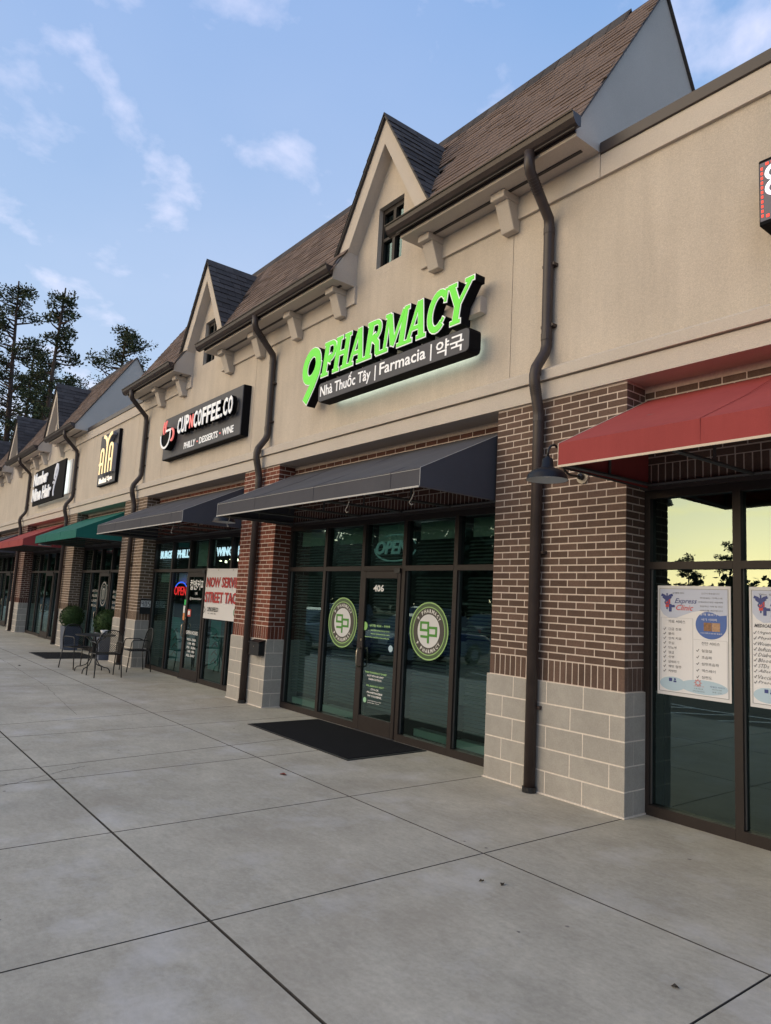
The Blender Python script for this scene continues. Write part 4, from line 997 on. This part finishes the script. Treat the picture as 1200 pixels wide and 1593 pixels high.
MB().add([(-7.52+.035*math.cos(2*math.pi*k/n), yl, .40+.035*math.sin(2*math.pi*k/n)) for k in range(n)], [tuple(range(n))]).build('round_mark', mat('mark_lg2', (.30, .55, .35), .5), pd)
text('www.9pharmacy.com', pd, pw, -7.46, -7.18, .395, .41, yl, bold=.02, res=1); text('(678) 424 - 9999', pd, pw, -7.46, -7.22, .37, .385, yl, bold=.02, res=1)
for (cx, cz, r, mm) in ((-7.66, 1.12, .035, mat('mark_blue', (.15, .3, .6), .5)), (-7.04, 1.09, .042, mat('mark_pale', (.40, .55, .65), .5))):
    MB().add([(cx+r*math.cos(2*math.pi*k/n), yl, cz+r*math.sin(2*math.pi*k/n)) for k in range(n)], [tuple(range(n))]).build('round_mark', mm, pd)
# spa door logo and words
sl_ = empty('spa_door_decal', (-18.95, .32, 1.3), 'round grey logo on the dark spa door glass', 'decal')
gcol = mat('decal_grey', (.32, .31, .30), .6)
t = MB(); strokes(t, [(arc(-18.95, 1.52, .25, .30, 0, 360, 28), .03), (arc(-18.95, 1.52, .18, .22, 0, 360, 24), .012), ([(-19.03, 1.38), (-19.03, 1.62), (-18.95, 1.66), (-18.87, 1.62), (-18.87, 1.38)], .03), ([(-18.95, 1.36), (-18.95, 1.66)], .025)], lambda a, b: (a, b), .288, .290); t.build('emblem', gcol, sl_)
for side, xx in ((0, -20.15), (1, -18.40)):
    o = empty('spa_window_lettering', (xx, .32, 1.2), ['grey service list lettering on the spa window left of its door', 'grey service list lettering on the spa window right of its door'][side], 'decal')
    for k, s_ in enumerate(('BOTOX', 'FILLERS', 'LASER', 'FACIAL')): text(s_, o, gcol, xx+.1, xx+.62, 1.55-k*.13, 1.62-k*.13, YG-.004, bold=.02, res=1)

# ------------------------------------------------------------------ clinic posters
pb = mat('poster_white', (.74, .74, .78), .45); pbl = mat('poster_pale_blue', (.50, .55, .70), .45); pbb = mat('poster_sky', (.42, .56, .68), .45)
navy = mat('poster_navy', (.035, .055, .22), .5); pred = mat('poster_red', (.55, .05, .05), .5); pbd = mat('poster_blue_disc', (.06, .13, .40), .5); pgt = mat('poster_text', (.10, .10, .12), .6)
def clinic(x0, label, korean):
    o = empty('clinic_poster', (x0+.31, .32, .97), label, 'poster', 'clinic posters on the glass')
    w = .635; z0, z1 = 1.012, 1.932; x1 = x0+w; y = YG-.012
    X = lambda u: x0+u*w
    Z = lambda v: z0+v*(z1-z0)
    box('sheet', mat('poster_border', (.66, .66, .68), .5), o, x0, x1, y, y+.008, z0, z1)
    box('printed_area', pb, o, X(.035), X(.965), y-.001, y-.0002, Z(.03), Z(.975))
    fr = MB()
    for a, b, c, d in ((.03, .97, .970, .973), (.03, .97, .030, .033), (.03, .034, .03, .973), (.966, .97, .03, .973)): fr.box(X(a), X(b), y-.003, y-.0012, Z(c), Z(d))
    fr.build('thin_border', pgt, o)
    blob = [(.04, .968), (.04, .78), (.09, .73), (.17, .70), (.27, .705), (.38, .735), (.50, .765), (.62, .78), (.74, .765), (.86, .735), (.96, .74), (.96, .968)]
    MB().prism([(X(a), Z(b)) for a, b in blob][::-1], 'y', y-.0025, y-.0011).build('header_shape', pbl, o)
    # winged staff emblem with a cross
    e = MB(); mp = lambda a, b: (X(a), Z(b))
    strokes(e, [([(.14, .93), (.14, .78)], .010), ([(.06, .915), (.10, .905), (.14, .88), (.18, .905), (.22, .915)], .022), ([(.08, .895), (.14, .862), (.20, .895)], .014), (arc(.14, .845, .03, .018, 0, 360, 10), .008)], mp, y-.006, y-.003); e.build('emblem', navy, o)
    e = MB(); e.box(X(.12), X(.165), y-.0062, y-.003, Z(.80), Z(.845)).box(X(.145), X(.185), y-.0064, y-.003, Z(.815), Z(.875)); e.build('emblem_red', pred, o)
    e = MB(); e.box(X(.17), X(.205), y-.0066, y-.003, Z(.76), Z(.83)).box(X(.17), X(.25), y-.0068, y-.003, Z(.80), Z(.822)); e.build('emblem_blue', navy, o)
    text('Express', o, navy, X(.25), X(.56), Z(.825), Z(.885), y-.004, shear=.35, bold=.01, name='title')
    text('Clinic', o, pred, X(.27), X(.51), Z(.775), Z(.825), y-.004, shear=.35, bold=.01, name='title')
    def tx(s_, u0, u1, v0, v1, mt=pgt, sh=0, b=0.0): text(s_, o, mt, X(u0), X(u1), Z(v0), Z(v1), y-.004, shear=sh, bold=b, name='print', res=1)
    ck = MB()
    if korean:
        tx('값 품질 편리', .22, .38, .925, .94); tx('건강이 중요합니다', .62, .86, .925, .94)
        for k, s_ in enumerate(('부담없는 가격으로', '지역사회의 모든 사람에게', '종합적인 의료 및 진단', '서비스를 제공합니다')): tx(s_, .60-.02*(k == 1), .90, .885-k*.037, .90-k*.037)
        tx('의료 서비스', .16, .40, .655, .685)
        for k, s_ in enumerate(('긴급 진료', '물리', '상처 치료', '주입', '당뇨병', '혈압', '성병', '알레르기', '예방 접종', '처방전')):
            v = .60-k*.0425; tx(s_, .16, .16+.035*len(s_)+.01, v-.012, v+.012); strokes(ck, [([(X(.09), Z(v)), (X(.102), Z(v-.01)), (X(.125), Z(v+.012))], .004)], lambda a, b: (a, b), y-.004, y-.003)
        tx('진단 서비스', .62, .86, .475, .505)
        for k, s_ in enumerate(('실험실', '초음파', '심장초음파', '엑스레이', '심전도')):
            v = .425-k*.058; tx(s_, .62, .62+.045*len(s_), v-.013, v+.013); strokes(ck, [([(X(.55), Z(v)), (X(.562), Z(v-.01)), (X(.585), Z(v+.012))], .004)], lambda a, b: (a, b), y-.004, y-.003)
        disc = arc(.745, .655, .205, .125, -180, 0, 16) + [(.95, .745), (.86, .738), (.76, .765)] + arc(.70, .655, .16, .115, 80, 180, 8)[1:-1]
        MB().prism([(X(a), Z(b)) for a, b in disc], 'y', y-.0035, y-.0026).build('blue_disc', pbd, o)
        tx('통해 엿보기', .60, .82, .735, .757, pw); tx('아기 이미지', .62, .82, .69, .712, pw)
        box('photo', mat('photo_brown', (.25, .13, .07), .6, noise=(60, .4)), o, X(.65), X(.755), y-.005, y-.0037, Z(.60), Z(.675)); box('photo', mat('photo_tan', (.42, .26, .16), .6, noise=(60, .35)), o, X(.76), X(.865), y-.005, y-.0037, Z(.60), Z(.675))
        tx('1시간 전후의 3D/4D 초음파', .61, .89, .575, .588, pw)
        ln = MB()
        for a, b, c, d in ((.05, .50, .703, .705), (.05, .053, .12, .703), (.50, .503, .12, .703), (.51, .95, .52, .522), (.95, .953, .12, .52)): ln.box(X(a), X(b), y-.003, y-.0012, Z(c), Z(d))
        ln.build('list_border', mat('line_grey', (.45, .46, .5), .6), o)
    else:
        tx('Value. Quality. Convenience.', .12, .62, .925, .945, sh=.2)
        tx('MEDICAL SERVICES', .06, .48, .66, .69, sh=.3, b=.02)
        for k, s_ in enumerate(('Urgent Care', 'Physicals', 'Wound Care', 'Infusions', 'Diabetes', 'Blood Pressure', 'STDs', 'Allergies', 'Vaccinations', 'Prescriptions')):
            v = .615-k*.0455; tx(s_, .10, .10+.027*len(s_)+.02, v-.015, v+.017, sh=.35); strokes(ck, [([(X(.05), Z(v)), (X(.062), Z(v-.01)), (X(.085), Z(v+.014))], .004)], lambda a, b: (a, b), y-.004, y-.003)
    ck.build('tick_marks', pgt, o)
    MB().prism([(X(a), Z(b)) for a, b in arc(.64, .105, .32, .062, 0, 360, 28)[:-1]], 'y', y-.0032, y-.0021).build('footer_oval', pbb, o)
    MB().prism([(X(a), Z(b)) for a, b in arc(.22, .105, .18, .062, 0, 360, 24)[:-1]], 'y', y-.0042, y-.0033).build('footer_oval', pbb, o)
    b_ = MB(); b_.box(X(.17), X(.215), y-.0055, y-.0043, Z(.125), Z(.155)).box(X(.235), X(.275), y-.0055, y-.0043, Z(.12), Z(.135)).prism([(X(a), Z(b)) for a, b in arc(.255, .147, .014, .010, 0, 360, 10)[:-1]], 'y', y-.0055, y-.0043); b_.build('icon', navy, o)
    tx('TeleMed' if not korean else '원격의료', .18, .27, .10, .11, navy); tx('비디오 또는 전화로' if korean else 'Video or telephone', .12, .32, .078, .090, navy); tx('진료 상담 및 평가 가능' if korean else 'medical consultation', .10, .34, .058, .07, navy)
    s2 = MB(); strokes(s2, [(arc(.57, .14, .03, .02, 0, 360, 12), .006)] + [([(.57+.032*math.cos(R(q)), .14+.021*math.sin(R(q))), (.57+.05*math.cos(R(q)), .14+.033*math.sin(R(q)))], .005) for q in range(0, 360, 45)], mp, y-.005, y-.0035); s2.build('sun_icon', mat('icon_pink', (.6, .2, .2), .6), o)
    tx('COVID-19', .51, .65, .105, .115, pred); tx('PCR 테스트' if korean else 'PCR test', .52, .64, .082, .094); tx('신속 항원 테스트' if korean else 'Rapid test', .50, .66, .060, .072); tx('특별한 서비스' if korean else 'Special services', .73, .92, .112, .126, navy); tx('비타민', .76, .88, .092, .102); tx('체중 감량' if korean else 'weight loss', .76, .88, .07, .08)
clinic(-3.405, 'white clinic poster with Korean text and blue disc, wholly in view', True)
clinic(-2.625, 'white clinic poster with English service list, cut by the right edge of the photo', False)

# ------------------------------------------------------------------ door mats
def doormat(pts, label):
    o = empty('door_mat', (sum(p[0] for p in pts)/4, sum(p[1] for p in pts)/4, 0), label, 'mat', 'black rubber door mats')
    cx = sum(p[0] for p in pts)/4; cy = sum(p[1] for p in pts)/4
    MB().prism(pts, 'z', .001, .009).build('border', mat('mat_edge', (.02, .02, .022), .6), o)
    MB().prism([(cx+(p[0]-cx)*.965, cy+(p[1]-cy)*.94) for p in pts], 'z', .009, .014).build('carpet', rubber, o)
doormat([(-8.49, -.86), (-6.20, -.885), (-6.23, .245), (-8.50, .235)], 'large black rubber mat in front of the pharmacy door')
doormat([(-19.25, -1.25), (-17.6, -1.25), (-17.6, -.05), (-19.25, -.05)], 'black mat before the spa door beside the bistro table')

# ------------------------------------------------------------------ bistro furniture
tb = empty('bistro_table', (-14.76, -1.03, 0), 'round black metal bistro table between the black chairs', 'table')
c = (-14.76, -1.03)
MB().lathe([(0, .715), (.36, .715), (.375, .722), (.375, .738), (.36, .742), (0, .742)], (*c, 0), 32).build('table_top', black_m, tb)
MB().tube([(*c, .30), (*c, .715)], .018, 10).build('column', black_m, tb)
for k in range(4):
    a = R(45+90*k); ca, sa = math.cos(a), math.sin(a)
    MB().tube([(c[0]+ca*r, c[1]+sa*r, z) for r, z in ((.22, .70), (.06, .60), (.03, .45), (.05, .28), (.14, .15), (.24, .11), (.32, .10), (.36, .06), (.37, .005))], .011, 8).build('leg', black_m, tb, smooth=True)
bw = empty('bowl', (-15.0, -.80, .742), 'small white bowl on the black bistro table', 'bowl')
MB().lathe([(.03, 0), (.055, .005), (.075, .07), (.068, .07), (.05, .012), (0, .010)], (-15.0, -.80, .742), 20).build('bowl_body', white_m, bw, smooth=True)
def chair(label):
    o = empty('bistro_chair', (0, 0, 0), label, 'chair', 'black mesh bistro chairs')
    # faces +X local
    r = .011
    for s_ in (-1, 1):
        MB().tube([(.24, .25*s_, 0), (.20, .25*s_, .44), (.185, .25*s_, .60), (.15, .25*s_, .645), (-.12, .25*s_, .645), (-.19, .24*s_, .62)], r, 8).build('front_leg', black_m, o, smooth=True)
        MB().tube([(-.25, .25*s_, 0), (-.20, .23*s_, .43)], r, 8).build('rear_leg', black_m, o, smooth=True)
    MB().tube([(-.20, -.23, .43), (-.225, -.235, .62), (-.25, -.20, .78), (-.265, -.12, .86), (-.27, 0, .885), (-.265, .12, .86), (-.25, .20, .78), (-.225, .235, .62), (-.20, .23, .43)], r, 8).build('back_frame', black_m, o, smooth=True)
    sf_ = MB().tube([(.20, -.23, .43), (-.20, -.22, .43), (-.20, .22, .43), (.20, .23, .43), (.20, -.23, .43)], r, 8); sf_.build('seat_frame', black_m, o, smooth=True)
    w = MB(); n = 16
    for i in range(n+1):
        t = -1+2*i/n; w.box(.20*t-.0035, .20*t+.0035, -.225, .225, .427, .433); w.box(-.20, .20, .225*t-.0035, .225*t+.0035, .4275, .4335)
    w.build('seat_mesh', black_m, o)
    w = MB(); n = 26
    for sl in (-1, 1):
        for i in range(-n, n+1):
            pts = []
            for k in range(14):
                z = .46+.42*k/13; y = i*.036+sl*(z-.66)*.9
                hw = .225 if z < .66 else .225*math.sqrt(max(0, 1-((z-.66)/.225)**2))
                if abs(y) <= hw: pts.append((-.215-.055*(z-.43)/.45, y, z))
            for a, b in zip(pts[:-1], pts[1:]): w.tube([a, b], .0042, 3, False)
    w.build('back_mesh', black_m, o)
    return o
def copy_tree(o, parent=None):
    c_ = o.copy(); COL.objects.link(c_); c_.parent = parent; c_.matrix_parent_inverse = o.matrix_parent_inverse
    for ch in list(o.children): copy_tree(ch, c_)
    return c_
ch0 = chair('black mesh back bistro chair left of the table, its back to the planters'); ch1 = copy_tree(ch0); ch2 = copy_tree(ch0)
ch0.location = (-15.57, -1.10, 0); ch0.rotation_euler = (0, 0, R(20))
ch1.location = (-14.04, -1.02, 0); ch1.rotation_euler = (0, 0, R(180)); ch1['label'] = 'black mesh back bistro chair right of the table, arched back towards the downspout'
ch2.location = (-14.87, -.15, 0); ch2.rotation_euler = (0, 0, R(-92)); ch2['label'] = 'black mesh back bistro chair standing apart against the pier below the number plaque'

# planters with clipped balls
leafm = mat('boxwood', (.030, .062, .016), .7, spec=.3, noise=(25, .3), island=.5)
def planter(x, y, label, s=1.0):
    o = empty('planter', (x, y, 0), label, 'planter', 'topiary planters by the spa door')
    a, b = .17*s, .215*s
    pm = mat('planter_slate', (.10, .115, .16), .5, noise=(4, .1))
    vs = [(x-a, y-a, 0), (x+a, y-a, 0), (x+a, y+a, 0), (x-a, y+a, 0), (x-b, y-b, .62), (x+b, y-b, .62), (x+b, y+b, .62), (x-b, y+b, .62), (x-b+.02, y-b+.02, .62), (x+b-.02, y-b+.02, .62), (x+b-.02, y+b-.02, .62), (x-b+.02, y+b-.02, .62), (x-b+.02, y-b+.02, .57), (x+b-.02, y-b+.02, .57), (x+b-.02, y+b-.02, .57), (x-b+.02, y+b-.02, .57)]
    fs = [(0, 1, 5, 4), (1, 2, 6, 5), (2, 3, 7, 6), (3, 0, 4, 7), (4, 5, 9, 8), (5, 6, 10, 9), (6, 7, 11, 10), (7, 4, 8, 11), (12, 13, 14, 15), (8, 9, 13, 12), (9, 10, 14, 13), (10, 11, 15, 14), (11, 8, 12, 15)]
    MB().add(vs, fs).build('pot', pm, o)
    MB().lathe([(.255*s*math.sin(math.pi*q/10), .86-.255*s*math.cos(math.pi*q/10)) for q in range(11)], (x, y, 0), 16).build('inner_growth', leafm, o)
    lf = MB(); cz = .86; rr = .30*s; rnd = random.Random(int(x*100))
    for k in range(2600):
        u = rnd.uniform(-1, 1); t = rnd.uniform(0, 2*math.pi); q = math.sqrt(1-u*u); n_ = Vector((q*math.cos(t), q*math.sin(t), u))
        p = Vector((x, y, cz)) + n_*rr*rnd.uniform(.86, 1.0)*(1+.03*math.sin(5*t+3*u))
        d1 = (n_ + Vector((rnd.uniform(-1, 1), rnd.uniform(-1, 1), rnd.uniform(-1, 1)))*.9).normalized(); d2 = d1.cross(Vector((rnd.uniform(-1, 1), rnd.uniform(-1, 1), rnd.uniform(-1, 1)))).normalized()
        lf.add([p, p+d1*.018+d2*.010, p+d1*.034, p+d1*.018-d2*.010], [(0, 1, 2, 3)])
    lf.build('foliage', leafm, o, kind='stuff')
    MB().tube([(x, y, .55), (x, y, .80)], .02, 6).build('stem', mat('bark', (.08, .06, .045), .9), o)
planter(-20.15, -.10, 'slate planter with round clipped shrub at the left of the spa door')
planter(-17.38, -.02, 'slate planter with round clipped shrub partly behind the tan pier and table')

# fallen leaves
def leaf(x, y, col, label, s=.05, a=0):
    o = MB(); ca, sa = math.cos(a), math.sin(a); prof = [(0, 0, .002), (.35, .28, .012), (.8, .16, .006), (1, 0, .004), (.8, -.18, .014), (.35, -.25, .005)]
    o.add([(x+(u*ca-v*sa)*s, y+(u*sa+v*ca)*s, z*1.2) for u, v, z in prof], [(0, 1, 2, 3), (0, 3, 4, 5)])
    o.build('fallen_leaf', mat('leaf_%d' % int(col[0]*1000), col, .8), None, org=(x, y, 0), label=label, cat='leaf', group='fallen leaves on the pavement')
leaf(-6.02, -1.80, (.16, .03, .02), 'small dark red fallen leaf on the pavement before the mat', .09, .3)
leaf(-3.17, -2.05, (.05, .035, .02), 'tiny brown leaf scrap on the slab below the pavement crossing', .035, 1)
leaf(-3.05, -1.98, (.04, .03, .02), 'curled brown leaf scrap just right of the tiny one', .045, 2)
leaf(-1.85, -2.17, (.03, .025, .02), 'dark leaf scrap near the bottom right of the pavement', .04, .2)
leaf(-16.2, -2.09, (.05, .03, .02), 'brown leaf on the far pavement at the left', .09, .5)

# ------------------------------------------------------------------ trees behind the building end
needle = mat('pine_needles', (.055, .068, .032), .8, spec=.2, island=.55, noise=(.6, .3)); barkm = mat('pine_bark', (.075, .052, .042), .95, noise=(3, .3))
def pine(base, top, crown, label, nclump=46, seed=1, lean=(0, 0), lo=.45, per=120, flat=.6, grp='pines beyond the far end of the building', cat='tree', name='pine_tree'):
    rnd = random.Random(seed); x, y = base; H = top
    o = empty(name, (x, y, 0), label, cat, grp)
    pts = [(x+lean[0]*(k/8)**1.3+rnd.uniform(-.12, .12)*(k > 0), y+lean[1]*(k/8)**1.3, H*.97*k/8) for k in range(9)]
    tr = MB().tube(pts, [.32*(1-.85*k/8)*H/22 for k in range(9)], 8)
    lf = MB()
    def along(t):
        q = t*8; i = min(int(q), 7); return Vector(pts[i]).lerp(Vector(pts[i+1]), q-i)
    for k in range(nclump):
        t = lo + (1-lo)*((k+.5)/nclump)**.85
        h = (t-lo)/(1-lo); rad = crown*(.35+.65*math.sin(math.pi*min(1, .12+.88*h))**.8)*rnd.uniform(.35, 1.05)
        a = rnd.uniform(0, 2*math.pi); b = along(min(t-.03, 1)); e = b + Vector((math.cos(a)*rad, math.sin(a)*rad, rad*rnd.uniform(.15, .55)))
        mid = b.lerp(e, .55) + Vector((0, 0, -rad*.06))
        tr.tube([b, mid, e], [.07*H/22, .045*H/22, .015], 5)
        for c_ in range(rnd.choice([3, 4, 5])):
            cc_ = b.lerp(e, rnd.uniform(.6, 1.05)) + Vector((rnd.uniform(-.5, .5), rnd.uniform(-.5, .5), rnd.uniform(-.1, .4)))*crown*.32; R_ = crown*rnd.uniform(.13, .24)
            for l_ in range(int(per*.34)):
                v = Vector((rnd.gauss(0, 1), rnd.gauss(0, 1), rnd.gauss(0, 1)*flat)).normalized()*R_*rnd.random()**.45; v.z *= flat+.15
                p = cc_+v; d1 = (v.normalized()+Vector((rnd.uniform(-1, 1), rnd.uniform(-1, 1), rnd.uniform(-.2, 1)))).normalized(); s_ = rnd.uniform(.10, .24); d2 = d1.cross(Vector((rnd.uniform(-1, 1), rnd.uniform(-1, 1), rnd.uniform(-1, 1)))).normalized()
                lf.add([p, p+d1*s_*.5+d2*s_*.28, p+d1*s_, p+d1*s_*.5-d2*s_*.28], [(0, 1, 2, 3)])
    tr.build('trunk', barkm, o); lf.build('crown', needle, o, kind='stuff')
pine((-53.0, 3.4), 22.8, 2.3, 'tallest pine at the left edge with a bushy crown', 60, 11, (.9, -.9), .42)
pine((-49.3, 4.4), 21.2, 1.9, 'tall slim leaning pine second from the left', 54, 5, (2.2, .0), .40)
pine((-55.4, 10.6), 22.6, 2.9, 'broad round topped pine standing right of the others', 56, 23, (1.0, .0), .58, per=130)
pine((-56.0, 4.6), 20.0, 2.2, 'mid height pine between the two tall ones', 48, 31, (.4, 0), .4)
pine((-58.5, 8.0), 18.6, 2.4, 'lower pine behind the gable of the far roof', 46, 41, (.5, 0), .35)
pine((-62, 6.2), 19.5, 2.6, 'dark pine low behind the leftmost trunks', 46, 51, (.2, 0), .3)
pine((-60.5, 14.5), 20.6, 2.0, 'small pine top just showing right of the grey gable', 36, 61, (.3, 0), .5)
pine((-50.5, -.5), 17.5, 2.4, 'shaded pine at the far left edge, lower than the tallest', 46, 71, (0, 0), .3)
def bushes(name, x0, x1, y0, y1, h0, h1, n, label, seed, mt, s0=.35):
    rnd = random.Random(seed); lf = MB()
    for k in range(n):
        cx, cy, H = rnd.uniform(x0, x1), rnd.uniform(y0, y1), rnd.uniform(h0, h1); rw = H*.28
        for l_ in range(190):
            v = Vector((rnd.gauss(0, 1), rnd.gauss(0, 1), rnd.gauss(0, 1))).normalized()*rnd.random()**.4
            p = Vector((cx+v.x*rw, cy+v.y*rw, H*.5+v.z*H*.5)); d1 = Vector((rnd.uniform(-1, 1), rnd.uniform(-1, 1), rnd.uniform(-1, 1))).normalized(); d2 = d1.cross(Vector((rnd.uniform(-1, 1), rnd.uniform(-1, 1), rnd.uniform(-1, 1)))).normalized(); s_ = s0*rnd.uniform(.6, 1.4)
            lf.add([p, p+d1*s_*.5+d2*s_*.4, p+d1*s_, p+d1*s_*.5-d2*s_*.4], [(0, 1, 2, 3)])
    lf.build(name, mt, None, label=label, cat='trees', kind='stuff')
bushes('far_wood', -110, -72, -6, 34, 9, 16, 90, 'dark mass of wood low behind the pines', 3, needle, .55)

bushes('added_west_wood', -165, -125, -80, 2, 13, 19, 150, 'tall dark wood added west of the car park to darken the far shop windows', 29, needle, 1.3)  # unseen wood added to keep bright sky out of the far glass
# ------------------------------------------------------------------ across the car park (seen in the glass)
bushes('tree_line', -50, 40, -78, -62, 4.5, 7.5, 150, 'low dark tree line across the car park', 9, needle, .6)
bushes('tall_wood', -210, -55, -82, -66, 12, 19, 260, 'tall dark wood across the western end of the car park', 19, needle, 1.1)
for i, (x, y, h, lb) in enumerate(((-22, -52, 7.6, 'narrow conifer across the car park, nearest the clinic reflection'), (-29, -54, 8.6, 'taller conifer across the car park'), (-33.5, -55, 7.6, 'third conifer across the car park'), (-14, -58, 6.5, 'short conifer across the car park to the west'))):
    pine((x, y), h, 1.5, lb, 34, 80+i, (0, 0), .15, 90, .5, 'conifers across the car park', 'tree', 'conifer_tree')
pl_ = empty('power_pylon', (-26, -75, 0), 'wooden two pole power line frame far across the car park', 'pylon')
MB().tube([(-28, -75, 0), (-28, -75, 13.0)], .14, 6).build('pole', barkm, pl_); MB().tube([(-24.5, -75, 0), (-24.5, -75, 13.0)], .14, 6).build('pole', barkm, pl_); MB().box(-29.5, -23, -75.1, -74.9, 12.6, 12.85).build('crossarm', barkm, pl_)
sg = empty('sign_post', (-6.1, -4.42, 0), 'black steel sign post standing on the pavement near the kerb', 'post')
MB().tube([(-6.1, -4.42, 0), (-6.1, -4.42, 1.9)], .03, 8).build('pole', black_m, sg); MB().tube([(-6.1, -4.42, 0), (-6.1, -4.42, .02)], .06, 10).build('base', black_m, sg)
def car(x, y, rot, paint, label, h=1.5, suv=False):
    o = empty('parked_car', (0, 0, 0), label, 'car', 'cars in the car park')
    L_ = 4.5; top = h; zb = .28
    low = [(-2.22, .45), (-2.2, .80), (-1.95, .93), (-1.0, .98), (1.1, .98), (1.75, .93), (2.15, .78), (2.25, .5), (2.18, .30), (1.85, .27), (1.72, .50), (1.42, .64), (1.12, .50), (1.0, .26), (-1.0, .26), (-1.12, .50), (-1.42, .64), (-1.72, .50), (-1.85, .27), (-2.15, .30)]
    MB().prism([(a, b) for a, b in low], 'y', -.88, .88).build('body', paint, o)
    bevel(o.children[-1], .06, 3) if o.children else None
    tw = [(-1.95 if suv else -1.75, .95), (-1.75 if suv else -1.25, top-.05), (-1.2, top), (.35, top), (.75, top-.08), (1.35, .95)]
    vs = [(a, -.84+.16*((b-.95)/(top-.95)), b) for a, b in tw] + [(a, .84-.16*((b-.95)/(top-.95)), b) for a, b in tw]; n = len(tw)
    MB().add(vs, [tuple(range(n)), tuple(range(2*n-1, n-1, -1))] + [(i, n+i, n+(i+1) % n, (i+1) % n) for i in range(n)]).build('cabin_glass', carglass, o)
    MB().prism([(-1.72 if suv else -1.22, top-.045), (-1.2, top+.012), (.35, top+.012), (.74, top-.07), (.70, top-.10), (-1.2, top-.06)], 'y', -.66, .66).build('roof', paint, o)
    for sx in (-1.42, 1.42):
        for sy in (-.80, .80):
            w = MB().tube([(sx, sy-.1, .20+.12), (sx, sy+.1, .32)], .32, 20).build('wheel', mat('tyre', (.015, .015, .016), .8), o); MB().tube([(sx, sy-.105, .32), (sx, sy+.105, .32)], .19, 14).build('rim', mat('rim', (.35, .35, .37), .35, metal=.7), w)
    for sy in (-.62, .62):
        MB().box(2.12, 2.24, sy-.18, sy+.18, .62, .75).build('headlight', white_m, o); MB().box(-2.225, -2.15, sy-.18, sy+.18, .65, .80).build('tail_light', pred, o)
    o.location = (x, y, -.13); o.rotation_euler = (0, 0, rot); return o
car(-17.2, -9.2, R(88), mat('paint_blue', (.03, .06, .16), .25, metal=.3, coat=.6), 'dark blue parked saloon nearest the coffee shop')
car(-22.8, -9.1, R(90), mat('paint_silver', (.42, .43, .45), .28, metal=.5, coat=.5), 'silver parked car beside the blue one')
car(-31, -21.5, R(90), mat('paint_white', (.7, .7, .7), .3, coat=.5), 'white parked sport utility in the second row', 1.72, True)
car(-25.3, -21.5, R(-90), mat('paint_grey', (.12, .12, .13), .3, metal=.4, coat=.5), 'grey parked car in the second row')
car(-39.3, -21.5, R(90), mat('paint_black', (.02, .02, .022), .25, coat=.6), 'black parked car farthest in the second row', 1.7, True)
flush_text()
